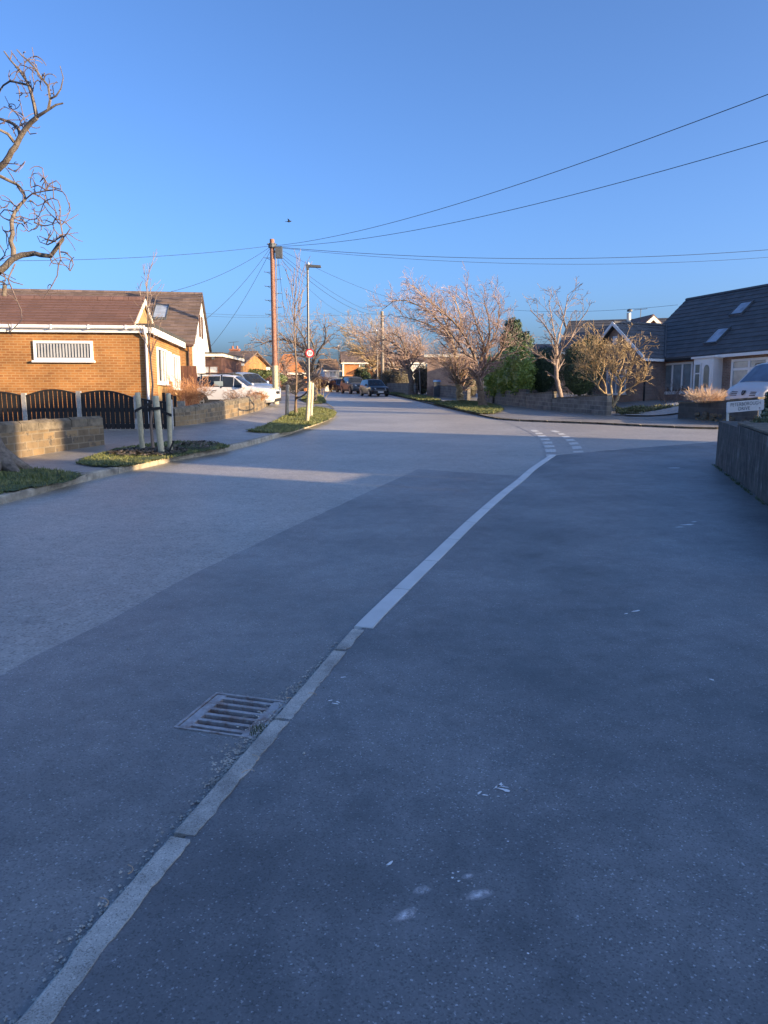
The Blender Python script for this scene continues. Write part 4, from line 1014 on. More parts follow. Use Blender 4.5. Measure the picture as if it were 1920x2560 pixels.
t.links.new(mix(t, dr, c, (.34, .33, .31)), b.inputs['Base Color']); b.inputs['Roughness'].default_value = .9
bump(t, b, noise_tex(t, v, 30, 5), .4, .01)
mb = MB(); slab(mb, NW[0], NW[1], .3, -.2, lowt - .02); slab(mb, NW[1], NW[2], .3, -.2, lowt - .01); slab(mb, NW[2], split, .3, -.2, lowt - .005); mb.build('low_section', 'streaked', nw)
mb = MB(); slab(mb, split, NW[3], .3, -.2, hight); side = NW[3] + (Vector((X(1868, 14.6, 1), 14.6, 0)) - NW[3])
mb.build('end_pier', 'streaked', nw)
mb = MB(); q0 = NW[3] + Vector((.30, .02, 0)); slab(mb, q0, Vector((9.4, 15.3, 0)), .25, -.2, hight - .02); mb.build('side_section', 'streaked', nw)
cp = MB(); q = Vector((.07, -.03, 0)); slab(cp, NW[0] + q * .2, NW[1] + q * .2, .42, lowt + .0, lowt + .03); slab(cp, NW[1] + q * .2, split - (NW[3] - NW[2]).normalized() * .01, .42, lowt + .004, lowt + .034); cp.build('coping', 'stone_cap', nw)
# moss line at its foot
mb = MB(); rr = random.Random(6)
for k in range(160):
    t_ = rr.random(); a = NW[1].lerp(NW[3], t_) + Vector((-.02 - .03 * rr.random(), 0, 0)); tuft(mb, a.x, a.y, .03, .03, 5, .03)
tag(mb.build('moss', 'hedge_green', uv=False), kind='stuff')
# weathered boards behind the wall
bf = thing('board_fence', 'short grey weathered board fence behind the street name sign legs', 'fence', (X(1864, 14.3, .9), 14.3, 0), R(8))
mb = MB()
for k in range(16): mb.box((k * .105, rr.uniform(-.006, .006), .1), (k * .105 + .095, .03, hight - .02 + rr.uniform(-.02, .02)))
mb.build('boards', 'wood_grey', bf); mb = MB(); mb.box((0, .032, .5), (1.68, .07, .6)); mb.build('rail', 'wood_grey', bf)

# gravel board below the fence and the fence itself
DF = 19.9
def fence():
    ptx = [-85, 60, 197, 340, 424]; tops = [990, 984, 979, 990, 1000]
    r = thing('black_wooden_fence', 'black arch-topped slatted wooden fence below the orange brick wall', 'fence', (X(340, DF, 1), DF, .2), 0)
    ox = r.location.x
    zb = .3
    for i in range(len(ptx) - 1):
        xa, xb = X(ptx[i] + 6, DF, 1) - ox, X(ptx[i + 1] - 6, DF, 1) - ox; W = xb - xa
        za, zb2 = P(0, tops[i], DF).z - .2, P(0, tops[i + 1], DF).z - .2; n = max(4, int(W / .118)); arch = .13 if i < 3 else -.02
        mb = MB()
        for k in range(n):
            x = xa + W * k / n; t_ = (k + .5) / n; zt = za + (zb2 - za) * t_ + arch * math.sin(math.pi * t_) * 1.0 - .06
            mb.box((x, 0, .07), (x + W / n - .021, .02, zt))
        mb.box((xa, .0203, .52), (xb, .055, .62)); mb.box((xa, .0203, .1), (xb, .055, .2))
        m_ = 10
        for k in range(m_):
            t0, t1 = k / m_, (k + 1) / m_; z0_, z1_ = (za + (zb2 - za) * q + arch * math.sin(math.pi * q) - .06 for q in (t0, t1))
            mb.add([(xa + W * t0, -.012, z0_ - .02), (xa + W * t1, -.012, z1_ - .02), (xa + W * t1, -.012, z1_ + .02), (xa + W * t0, -.012, z0_ + .02), (xa + W * t0, .06, z0_ - .02), (xa + W * t1, .06, z1_ - .02), (xa + W * t1, .06, z1_ + .02), (xa + W * t0, .06, z0_ + .02)], [(0, 1, 2, 3), (3, 2, 6, 7), (4, 7, 6, 5), (0, 4, 5, 1)])
        mb.build('panel', 'fence', r)
    for i, px in enumerate(ptx):
        x = X(px, DF, 1) - ox; mb = MB(); mb.box((x - .055, -.03, -.3), (x + .055, .08, P(0, tops[i], DF).z - .2 + .01)); mb.build('post', 'concrete', r)
    mb = MB(); mb.box((X(340, DF, 1) - ox - .05, -.045, .35), (X(340, DF, 1) - ox + .0, -.031, .52)); mb.build('number_plaque', 'galv', r)
    mb = MB(); mb.box((X(-85, DF, 1) - ox, -.06, -.3), (X(424, DF, 1) - ox, .05, .068)); mb.build('stone_base', 'straw_soil', r)
fence()
ps_ = thing('fence_post', 'short grey concrete post with a dark slatted end panel beside the russet shrub', 'post', (X(452, 22.5, 1), 22.5, .27)); mb = MB(); mb.box((-.12, 0, -.2), (.1, .1, P(0, 1003, 22.5).z - .27)); mb.build('post', 'wood_grey', ps_)
mb = MB()
for k in range(4): mb.box((-.56 + k * .11, .02, .0), (-.56 + k * .11 + .09, .045, .9 - k * .03))
mb.build('end_panel', 'fence', ps_)

# ------------------------------------------------------------ vegetation
SIDES = [9, 6, 4, 3, 3, 3]
def rdir(rr):
    while True:
        v = Vector((rr.uniform(-1, 1), rr.uniform(-1, 1), rr.uniform(-1, 1)))
        if .05 < v.length < 1: return v.normalized()
def grow(mbs, p, d, L, r, lvl, cfg, rr, o):
    n = cfg['seg'][lvl]; d = d.normalized(); path = [p]; rad = [r]; dirs = [d]
    for i in range(n):
        d = (d + rdir(rr) * cfg['gnarl'][lvl] + cfg['trop'] * cfg['tw'][lvl]).normalized()
        p = p + d * (L / n); path.append(p); dirs.append(d); rad.append(max(r * (1 - (1 - cfg['tip']) * (i + 1) / n), cfg['rmin']))
    mb = mbs[0] if lvl < cfg['split'] else mbs[1]
    mb.tube([q - o for q in path], rad, SIDES[lvl], lvl < 2)
    if lvl + 1 >= len(cfg['seg']): return
    k = cfg['kids'][lvl]; k = int(k) + (1 if rr.random() < k % 1 else 0)
    for j in range(k):
        t = cfg['t0'][lvl] + (1 - cfg['t0'][lvl]) * (j + rr.random()) / k; i = min(int(t * n), n - 1); f = t * n - i
        q = path[i].lerp(path[i + 1], f); side = rdir(rr); side = (side - dirs[i] * side.dot(dirs[i])).normalized()
        a = cfg['ang'][lvl] * rr.uniform(.65, 1.25)
        nd = dirs[i] * math.cos(a) + side * math.sin(a)
        grow(mbs, q, nd, L * cfg['lr'][lvl] * rr.uniform(.6, 1.15) * (1.1 - .35 * t), max(rad[i] * cfg['rr'], cfg['rmin']), lvl + 1, cfg, rr, o)
def CFG(seg, kids, ang, lr, gnarl, trop=(0, 0, 1), tw=None, t0=None, tip=.35, rr=.62, rmin=.006, split=1):
    n = len(seg); return dict(seg=seg, kids=kids, ang=[R(a) for a in ang], lr=lr, gnarl=gnarl, trop=Vector(trop), tw=tw or [.06] * n, t0=t0 or [.25] * n, tip=tip, rr=rr, rmin=rmin, split=split)
def tree(label, base, limbs, cfg, tm, cm, seed, group=None, name='bare_tree', cat='tree', direct=None, starts=None):
    """limbs: list of (points, r0, r1); each limb sprouts branches by cfg; first limb is the trunk"""
    rr = random.Random(seed); r = thing(name, label, cat, base, 0, group); o = Vector(base); a, b_ = MB(), MB()
    for li, (pts, r0, r1) in enumerate(limbs):
        sm = spline(pts, max(.08, (Vector(pts[-1]) - Vector(pts[0])).length / 14)); n = len(sm)
        for i in range(1, n - 1): sm[i] = sm[i] + rdir(rr) * r0 * .25
        rad = [r0 + (r1 - r0) * (i / (n - 1)) ** .8 for i in range(n)]
        if li == 0: rad[0] *= 1.45; rad[1] *= 1.12
        a.tube([q - o for q in sm], rad, 8 if li == 0 else 6)
        L = sum((sm[i + 1] - sm[i]).length for i in range(n - 1))
        k = cfg['n0'](L, li)
        for j in range(k):
            st = .55 if li == 0 else (starts or .15); t = st + (1 - st) * (j + rr.random()) / k; i = min(int(t * (n - 1)), n - 2); d0 = (sm[i + 1] - sm[i]).normalized()
            side = rdir(rr); side = (side - d0 * side.dot(d0)).normalized(); an = cfg['a0'] * rr.uniform(.6, 1.2)
            nd = d0 * math.cos(an) + side * math.sin(an)
            if nd.z < -.25: nd.z *= -.3
            grow((a, b_), sm[i].lerp(sm[i + 1], rr.random()), nd, cfg['L0'] * rr.uniform(.55, 1.15), max(rad[i] * .5, cfg['rmin'] * 1.5), 1, cfg, rr, o)
    a.build('trunk', tm, r, 60); b_.build('crown', cm, r, None, uv=False)
    return r
def px_path(lst, d):                        # [(px, py, depth offset)]
    return [P(x, y, d + (q[0] if q else 0)) for x, y, *q in lst]
def leaf_cloud(mb, c, rad, n, size, rr, jit=.22, shell=.72, lump=1.3, seed=0, squash=None, asp=.5):
    c = Vector(c)
    for i in range(n):
        d = rdir(rr)
        if d.z < -.35 and rr.random() < .6: d.z *= -1
        q = (shell + (1 - shell) * rr.random()) * (1 + jit * noise.noise(d * lump * 2 + Vector((seed, 0, 0)))) 
        sh = 1.0
        if squash: sh = squash(d)
        p = c + Vector((d.x * rad[0], d.y * rad[1], d.z * rad[2])) * q * sh
        nrm = (d + rdir(rr) * .8).normalized(); t = nrm.cross(rdir(rr)).normalized(); w = nrm.cross(t); s_ = size * rr.uniform(.6, 1.3)
        mb.add([p - t * s_, p - w * s_ * asp, p + t * s_, p + w * s_ * asp], [(0, 1, 2, 3)])
def core(mb, c, rad, seed=0, jit=.2, k=14, m_=10, lump=1.3):
    c = Vector(c); vs = []
    for i in range(m_ + 1):
        th = math.pi * i / m_
        for j in range(k):
            ph = 2 * math.pi * j / k; d = Vector((math.sin(th) * math.cos(ph), math.sin(th) * math.sin(ph), math.cos(th)))
            q = .8 * (1 + jit * noise.noise(d * lump * 2 + Vector((seed, 0, 0)))); vs.append(c + Vector((d.x * rad[0], d.y * rad[1], d.z * rad[2])) * q)
    mb.add(vs, [(i * k + j, (i + 1) * k + j, (i + 1) * k + (j + 1) % k, i * k + (j + 1) % k) for i in range(m_) for j in range(k)])
def bush(name, label, cat, blobs, n, size, mat, seed, group=None, stem=True, asp=.5, jit=.22, corek=True, stem_mat='bark'):
    rr = random.Random(seed); r = thing(name, label, cat, (blobs[0][0].x, blobs[0][0].y, 0), 0, group); o = r.location; mb = MB()
    tot = sum(b_[1][0] * b_[1][2] for b_ in blobs)
    for i, (c, rad) in enumerate(blobs):
        if corek: core(mb, c - o, [q * .92 for q in rad], seed + i, jit)
        leaf_cloud(mb, c - o, rad, int(n * rad[0] * rad[2] / tot), size, rr, jit, seed=seed + i, asp=asp)
    mb.build('foliage', mat, r, uv=False)
    if stem:
        sm = MB(); c, rad = blobs[0]
        for k in range(3): sm.tube([Vector((rr.uniform(-.1, .1), rr.uniform(-.1, .1), -.1)), c - o - Vector((rr.uniform(-.3, .3), 0, rad[2] * .3))], [.05, .02], 5)
        sm.build('stem', stem_mat, r)
    return r
def twig_bush(name, label, cat, base, h, w_, n, mat, seed, stems=14, group=None, up=.9, r0=.012, cfg=None, cmat=None):
    rr = random.Random(seed); r = thing(name, label, cat, base, 0, group); a, b_ = MB(), MB()
    cfg = cfg or CFG([4, 4, 3], [4, 4, 0], [32, 38, 40], [.55, .55, .5], [.16, .22, .3], tw=[.05, .05, .05], rmin=.003, split=1)
    for k in range(stems):
        an = rr.uniform(0, 6.283); q = rr.random() ** .5; d = Vector((math.cos(an) * q * w_ / h * .8, math.sin(an) * q * w_ / h * .8, up))
        grow((a, b_), Vector((math.cos(an) * q * w_ * .25, math.sin(an) * q * w_ * .25, -.05)), d, h * rr.uniform(.6, .95), r0, 0, cfg, rr, Vector((0, 0, 0)))
    a.build('stem', mat, r, uv=False); b_.build('twigs', cmat or mat, r, uv=False); return r

# --- big contorted tree at the left edge
DT = 12.6
bt = G(-8, 1178, .1)
rr0 = random.Random(21)
def LP(lst, s=1.0): return [P(x, y, DT + dz) for x, y, dz in lst]
lt = thing('contorted_tree', 'big bare street tree with twisting branches at the left edge of the picture', 'tree', bt)
a, b_ = MB(), MB(); o = bt
def tb(mb, lst, r0, r1, sides=7, jag=.0):
    pts = spline(LP(lst), .1); n = len(pts)
    pts = [p + (rdir(rr0) * jag if 0 < i < n - 1 else Vector()) for i, p in enumerate(pts)]
    r0 *= .86; r1 *= .8
    mb.tube([p - o for p in pts], [r0 + (r1 - r0) * i / (n - 1) for i in range(n)], sides); return pts
tr = [bt + Vector((-.0, 0, -.2)), bt + Vector((-.05, 0, .15)), bt + Vector((-.18, .02, .6)), P(-55, 960, DT + .3), P(-70, 820, DT + .2), P(-110, 640, DT), P(-150, 480, DT), P(-170, 330, DT + .2)]
sp_ = spline(tr, .15); n = len(sp_); a.tube([p - o for p in sp_], [max(.34 - .3 * min(1, i / 6) * .35 - .16 * i / n, .06) for i in range(n)], 12)
# roots flare
for k in range(5):
    an = -1.9 + k * .7; a.tube([Vector((0, 0, .28)), Vector((math.cos(an) * .3, math.sin(an) * .3, .1)), Vector((math.cos(an) * .62, math.sin(an) * .62, -.06))], [.2, .12, .04], 7)
low = [(-110, 760, 0), (-40, 705, -.1), (0, 676, -.2), (36, 645, -.2), (70, 635, -.2), (100, 636, -.25), (125, 640, -.3), (140, 622, -.35), (158, 596, -.4)]
tb(a, low, .085, .035, 8, .01)
tb(a, [(34, 648, -.2), (33, 622, -.15), (26, 604, -.1), (32, 585, -.1), (29, 556, -.1), (38, 530, 0), (52, 510, .1), (64, 498, .1)], .05, .028, 7, .006)
tb(a, [(-150, 500, 0), (-60, 455, -.2), (0, 418, -.4), (38, 366, -.5), (62, 325, -.5), (92, 294, -.6)], .08, .042, 8, .008)
tb(a, [(92, 294, -.6), (86, 260, -.6), (80, 236, -.6), (68, 206, -.6), (45, 172, -.65), (25, 150, -.6), (10, 128, -.6)], .035, .012, 6, .006)
tb(a, [(92, 292, -.6), (120, 275, -.7), (140, 262, -.7), (158, 258, -.7)], .032, .014, 6)
tb(a, [(120, 276, -.7), (125, 250, -.7), (120, 215, -.7), (100, 190, -.7), (88, 170, -.8), (70, 150, -.8), (55, 140, -.8), (42, 124, -.8)], .026, .009, 5, .005)
tb(a, [(127, 246, -.7), (140, 240, -.75), (152, 222, -.75), (158, 195, -.8), (150, 165, -.8)], .018, .007, 5)
tb(a, [(50, 338, -.5), (46, 322, -.3), (34, 310, -.2), (15, 302, -.1), (0, 297, 0), (-30, 285, 0)], .035, .025, 6)
tb(a, [(35, 355, -.5), (20, 335, -.6), (0, 325, -.7), (-30, 320, -.8)], .028, .02, 6)
tb(a, [(70, 212, -.6), (50, 208, -.5), (25, 203, -.4), (8, 214, -.3), (0, 226, -.3), (-10, 260, -.2)], .02, .014, 5)
tb(a, [(-10, 435, 0), (20, 450, .1), (45, 462, .2), (58, 480, .2), (64, 498, .2)], .03, .024, 6, .004)
curls = [
 [(64, 498, .1), (80, 484, 0), (110, 477, 0), (140, 475, -.1), (158, 480, -.1), (170, 502, -.2), (177, 522, -.2), (168, 545, -.2), (152, 565, -.3)],
 [(115, 477, 0), (125, 460, 0), (140, 452, 0), (150, 462, 0), (154, 478, 0)], [(116, 478, .0), (112, 455, 0), (108, 430, 0), (107, 420, 0)],
 [(115, 475, .1), (95, 464, .1), (80, 468, .1), (78, 470, .1)],
 [(158, 596, -.4), (153, 570, -.4), (149, 545, -.4), (150, 515, -.3), (145, 500, -.3), (130, 496, -.3), (112, 503, -.2), (104, 520, -.1), (98, 540, 0), (86, 550, .1)],
 [(149, 560, -.4), (140, 548, -.3), (130, 540, -.3), (120, 528, -.2), (110, 512, -.2)],
 [(155, 590, -.4), (140, 600, -.3), (120, 612, -.2), (100, 605, -.2), (93, 590, -.2)], [(140, 604, -.3), (125, 602, -.2), (108, 595, -.2), (98, 590, -.2)],
 [(158, 594, -.4), (168, 585, -.5), (176, 572, -.5), (165, 556, -.5)], [(150, 606, -.4), (148, 630, -.5), (152, 650, -.5), (146, 662, -.5), (143, 690, -.5), (130, 715, -.5), (118, 735, -.5), (108, 745, -.5), (96, 736, -.5)],
 [(152, 630, -.4), (165, 632, -.5), (178, 645, -.5), (183, 662, -.5), (176, 678, -.5), (170, 672, -.5)],
 [(30, 548, -.1), (50, 540, 0), (75, 550, .1), (95, 548, .1), (112, 560, .2), (120, 545, .2)], [(30, 552, -.1), (10, 545, 0), (-10, 530, 0), (5, 520, .1), (20, 515, .1)],
 [(35, 530, 0), (10, 525, .1), (-5, 545, .2)], [(45, 520, 0), (25, 505, .1), (5, 500, .1), (-10, 470, .1)], [(60, 490, 0), (45, 470, .2), (30, 440, .2), (10, 415, .3)],
 [(80, 484, 0), (100, 490, .1), (112, 500, .1), (125, 515, .1), (140, 530, .1), (148, 548, .0)], [(36, 556, 0), (55, 560, .1), (72, 580, .2), (90, 570, .2), (100, 550, .2)], [(34, 575, -.1), (20, 580, 0), (8, 575, 0), (5, 565, .1)],
 [(75, 500, .1), (95, 515, .2), (118, 505, .2), (130, 520, .2)], [(85, 556, .1), (105, 565, .1), (130, 560, 0), (145, 555, 0)], [(52, 545, 0), (66, 560, .1), (70, 570, .1), (58, 556, .1)],
 [(0, 676, -.2), (12, 690, -.3), (14, 702, -.3), (5, 712, -.3)], [(38, 660, -.2), (25, 685, -.3), (20, 700, -.3), (28, 715, -.4), (38, 740, -.4), (52, 775, -.4), (54, 800, -.4), (40, 815, -.4), (25, 830, -.4), (15, 824, -.4)],
 [(-30, 700, -.2), (-5, 702, -.3), (10, 708, -.3), (12, 712, -.3)], [(125, 640, -.3), (130, 655, -.3), (134, 660, -.3)], [(118, 606, -.2), (122, 590, -.2), (128, 575, -.2)], [(60, 310, -.5), (75, 334, -.5), (92, 333, -.6)],
 [(140, 545, -.3), (132, 560, -.3), (136, 575, -.3), (150, 590, -.3)], [(108, 445, 0), (100, 455, .1)], [(20, 420, .1), (38, 430, .1), (52, 415, .1), (63, 403, .1)],
 [(-10, 600, 0), (8, 625, -.1), (14, 640, -.1)], [(-5, 655, -.1), (10, 640, -.1), (16, 622, -.1)]]
for c in curls: tb(b_, c, .0145, .007, 5, .006)
ups = [[(25, 150, -.6), (30, 135, -.6), (28, 126, -.6)], [(68, 206, -.6), (60, 180, -.6), (62, 160, -.6), (58, 132, -.6)], [(80, 236, -.6), (85, 210, -.6), (80, 185, -.6), (86, 160, -.6), (80, 118, -.6)], [(100, 190, -.7), (92, 172, -.7)],
       [(120, 215, -.7), (110, 200, -.7), (100, 195, -.7), (92, 168, -.7)], [(122, 225, -.7), (123, 205, -.7), (122, 195, -.7)], [(135, 240, -.7), (132, 215, -.7), (142, 203, -.7)], [(110, 190, -.7), (104, 183, -.7)], [(45, 172, -.65), (50, 160, -.65)],
       [(25, 203, -.4), (22, 190, -.4), (24, 175, -.4)], [(30, 203, -.4), (38, 196, -.4), (40, 186, -.4)], [(60, 325, -.5), (45, 290, -.4), (25, 265, -.4), (12, 240, -.4)], [(66, 316, -.5), (56, 280, -.4), (50, 250, -.4), (46, 215, -.4)], [(50, 308, -.3), (58, 296, -.3), (52, 290, -.3)], [(50, 312, -.3), (68, 305, -.3), (70, 312, -.3), (69, 320, -.3)],
       [(0, 310, -.2), (20, 300, -.2), (50, 300, -.2), (66, 300, -.2)], [(40, 340, -.5), (30, 320, -.4), (45, 312, -.4)], [(95, 200, -.7), (88, 205, -.7)], [(-5, 280, 0), (5, 270, 0), (14, 268, 0)], [(70, 240, -.6), (60, 220, -.6), (48, 200, -.6)], [(82, 240, -.6), (74, 190, -.6)]]
for c in ups:
    pts = tb(b_, c, .0105, .0055, 5, .004)
    for p in pts[::3]:
        q = p - o; b_.tube([q, q + rdir(rr0) * .045], [.007, .011], 4)
for c in curls + ups:
    pts = [P(x, y, DT + dz) for x, y, dz in c]
    for q_ in range(3 if len(c) > 3 else 1):
        i = rr0.randrange(len(pts) - 1); p = pts[i].lerp(pts[i + 1], rr0.random()) - o; d_ = (rdir(rr0) + Vector((0, 0, .3))).normalized(); ax = rdir(rr0) * rr0.uniform(.3, .9); tw_ = [p]; L_ = rr0.uniform(.12, .42)
        for k in range(7): d_ = (d_ + ax.cross(d_) * .55 + rdir(rr0) * .12).normalized(); tw_.append(tw_[-1] + d_ * L_ / 7)
        b_.tube(tw_, [.0085 - .0005 * k for k in range(8)], 4)
for k in range(40):                          # more of the crown beyond the frame
    y = rr0.uniform(120, 780); x = rr0.uniform(-260, -60); d_ = rdir(rr0); q = P(x, y, DT + rr0.uniform(-1.4, 1.4)) - o
    pts = [q]
    for i in range(6): d_ = (d_ + rdir(rr0) * .6).normalized(); pts.append(pts[-1] + d_ * .16)
    b_.tube(pts, [.016 - .0015 * i for i in range(7)], 4)
tb(a, [(10, 740, 1.0), (12, 712, 1.0)], .05, .045, 8)
a.build('trunk', 'bark', lt, 60); b_.build('crown', 'bark_dark', lt, 60, uv=False)

# --- staked young tree near, with three stakes
def stake(label, p0, p1, r, mat, group):
    p0, p1 = Vector(p0), Vector(p1); s_ = thing('tree_stake', label, 'stake', p0, 0, group); d = p1 - p0
    mb = MB(); mb.tube([-d * .1, d * .5, d * .985, d], [r, r, r, r * .8], 12); mb.build('post', mat, s_, 50); return s_
g1 = 'round stakes round the near young tree'
sa = (G(357, 1131, .12), P(344, 981, G(357, 1131, .12).y)); sb = (G(404, 1137, .12), P(389, 990, G(404, 1137, .12).y + .15)); sc_ = (G(426, 1130, .12), P(421, 983, G(426, 1130, .12).y))
stake('pale round stake with a black tie, left of the near young tree', *sa, .053, 'wood_pale', g1)
stake('pale round stake leaning in front of the near young tree', *sb, .06, 'wood_pale', g1)
stake('pale round stake nearest the curved wall, right of the near young tree', *sc_, .049, 'wood_pale', g1)
cy = CFG([4, 4, 3], [0, 3, 0], [30, 35, 40], [.5, .5, .5], [.12, .15, .2], rmin=.004, split=1); cy['n0'] = lambda L, li: 16 if li == 0 else 0; cy['a0'] = R(26); cy['L0'] = .75
by = G(383, 1130, .12)
tree('slim young street tree held between three pale stakes', by, [([by, by + Vector((-.01, 0, .6)), P(382, 960, by.y), P(374, 880, by.y), P(370, 800, by.y), P(368, 740, by.y), P(366, 704, by.y)], .032, .006)], cy, 'twig_grey', 'twig_grey', 5, name='young_tree')
tie = thing('tree_tie', 'black rubber tie straps holding the near young tree to its stakes', 'tie', by)
mb = MB(); o = by
pa_ = sa[0].lerp(sa[1], .69) - o; pb2 = sc_[0].lerp(sc_[1], .63) - o; pm_ = Vector((0, 0, 1.0)); pf = sb[0].lerp(sb[1], .78) - o
def strap(a, b_, w_=.028, th=.01):
    t_ = (b_ - a).normalized(); n_ = Vector((-t_.y, t_.x, 0)).normalized() * th
    mb.add([a - n_ - Vector((0, 0, w_)), b_ - n_ - Vector((0, 0, w_)), b_ + n_ - Vector((0, 0, w_)), a + n_ - Vector((0, 0, w_)), a - n_ + Vector((0, 0, w_)), b_ - n_ + Vector((0, 0, w_)), b_ + n_ + Vector((0, 0, w_)), a + n_ + Vector((0, 0, w_))], [(0, 3, 2, 1), (4, 5, 6, 7), (0, 1, 5, 4), (1, 2, 6, 5), (2, 3, 7, 6), (3, 0, 4, 7)])
f_ = Vector((0, -.075, 0))
strap(pa_ + f_ + Vector((-.07, 0, 0)), pm_ + f_ * .5 + Vector((.05, 0, 0))); strap(pb2 + f_ + Vector((.07, 0, 0)), pm_ + f_ * .5 + Vector((-.04, 0, -.09)))
strap(pf + f_ * 1.1 + Vector((-.09, 0, 0)), pf + f_ * 1.1 + Vector((.09, 0, .02))); mb.tube([pm_ + Vector((0, 0, -.14)), pm_ + Vector((0, 0, -.06))], .04, 8); mb.tube([pm_ + Vector((0, 0, -.03)), pm_ + Vector((0, 0, .04))], .042, 8)
mb.build('straps', 'rubber', tie)
for p in (pa_ + f_ * 1.25, pb2 + f_ * 1.25): mb = MB(); mb.lathe([(.014, 0), (.014, .006)], Matrix.Translation(p) @ Matrix.Rotation(R(90), 4, 'X'), 8); mb.build('nail_head', 'galv', tie)
lo = thing('loose_strap', 'loose black strap end sticking up from the mulch by the right stake', 'strap', G(422, 1136, .12)); mb = MB(); mb.tube([(0, 0, 0), (.03, 0, .1), (.09, 0, .22), (.1, .0, .27)], [.02, .022, .02, .026], 5); mb.build('strap', 'rubber', lo)

# --- second young tree on the far verge with its stakes
g2 = 'round stakes on the far grass verge'
q1, q2, q3 = G(717, 1042, .1), G(768, 1055, .1), G(777, 1043, .1)
stake('grey weathered stake with a pale block on top beside the far grass verge', q1, P(719, 962, q1.y), .07, 'wood_grey', g2)
s_ = stake('nearer of the two sunlit stakes beside the speed limit lamp post', q2, P(774, 954, q2.y), .065, 'wood_pale', g2)
stake('farther sunlit stake behind the speed limit lamp post', q3, P(781, 957, q3.y), .065, 'wood_pale', g2)
b2 = G(740, 1040, .1)
cz = CFG([4, 4, 3], [0, 3, 0], [26, 30, 36], [.5, .5, .5], [.1, .14, .2], tw=[.05, .12, .12], rmin=.008, split=1); cz['n0'] = lambda L, li: 17 if li == 0 else 0; cz['a0'] = R(24); cz['L0'] = 1.5
tree('tall slim young tree tied between stakes on the sunlit far verge', b2, [([b2, P(740, 985, b2.y), P(742, 945, b2.y), P(738, 880, b2.y), P(736, 820, b2.y), P(737, 780, b2.y), P(738, 732, b2.y)], .055, .01)], cz, 'bark_red', 'twig_grey', 8, name='young_tree')
ti = thing('tree_tie', 'slack black tie straps between the young tree and stakes on the far verge', 'tie', b2); mb = MB()
m1 = P(741, 986, b2.y) - b2; m2 = P(739, 993, b2.y) - b2
def hang(a, b_, sag): return [a.lerp(b_, t / 6) - Vector((0, 0, sag * 4 * (t / 6) * (1 - t / 6))) for t in range(7)]
mb.tube(hang(P(716, 973, q1.y) - b2, m1, .03), .028, 5); mb.tube(hang(P(722, 970, q1.y) - b2, m1 + Vector((0, 0, .05)), .03), .024, 5); mb.tube(hang(m2, P(769, 978, q2.y) - b2, .08), .03, 5); mb.tube(hang(m2, P(779, 985, q3.y) - b2, .16), .022, 5)
mb.build('straps', 'rubber', ti)
tb_ = thing('wild_plant', 'tuft of pale weeds at the foot of the grey stake on the far verge', 'plant', q1); mb = MB(); rr = random.Random(3)
for k in range(9): tuft(mb, .1 + k * .06, rr.uniform(-.1, .1), 0, .2, 16, .08)
mb.build('leaves', 'hedge_green', tb_, uv=False)

# --- street trees on the right: wide bare cherry crowns
cherry = CFG([5, 5, 4, 3], [0, 3.4, 3.4, 0], [40, 42, 42, 40], [.6, .62, .6, .5], [.12, .2, .26, .3], trop=(-.35, -.05, .45), tw=[.08, .07, .1, .12], t0=[.1, .1, .1, .1], rmin=.0068, split=1)
cherry['a0'] = R(52); cherry['L0'] = 1.25; cherry['n0'] = lambda L, li: int(5 + L * 5.6)
gS = 'bare street trees along the right verge'
b1 = G(1207, 1016, .09); d = b1.y
tree('big bare street tree with dark leaning trunk and wide reddish crown left of the laurel', b1, [
    ([b1, *px_path([(1202, 985), (1198, 955), (1196, 930)], d)], .23, .15),
    (px_path([(1196, 935), (1190, 905, -.2), (1178, 870, -.4), (1160, 840, -.6), (1130, 800, -.9), (1095, 770, -1.2), (1060, 740, -1.5)], d), .1, .025),
    (px_path([(1198, 932), (1204, 895, .3), (1208, 860, .4), (1190, 810, .5), (1180, 770, .6), (1165, 735, .7)], d), .1, .02),
    (px_path([(1200, 930), (1215, 890, .3), (1232, 850, .6), (1245, 810, .8), (1248, 760, 1)], d), .09, .02),
    (px_path([(1200, 928), (1225, 905, -.3), (1250, 885, -.6), (1262, 850, -.9), (1266, 815, -1)], d), .08, .02),
    (px_path([(1190, 905, -.2), (1165, 885, .4), (1140, 850, .8), (1110, 815, 1.2), (1080, 790, 1.5)], d), .07, .02),
    (px_path([(1206, 890, .3), (1222, 850, 0), (1222, 800, -.3), (1210, 750, -.5)], d), .06, .02)], cherry, 'bark_red', 'twig_red', 11, gS)
b3 = G(1151, 1004, .09); d = b3.y; c2 = dict(cherry); c2['L0'] = 1.35; c2n = lambda L, li: int(5 + L * 5.4) if li < 7 else int(1 + L * 2.4);  c2['n0'] = c2n
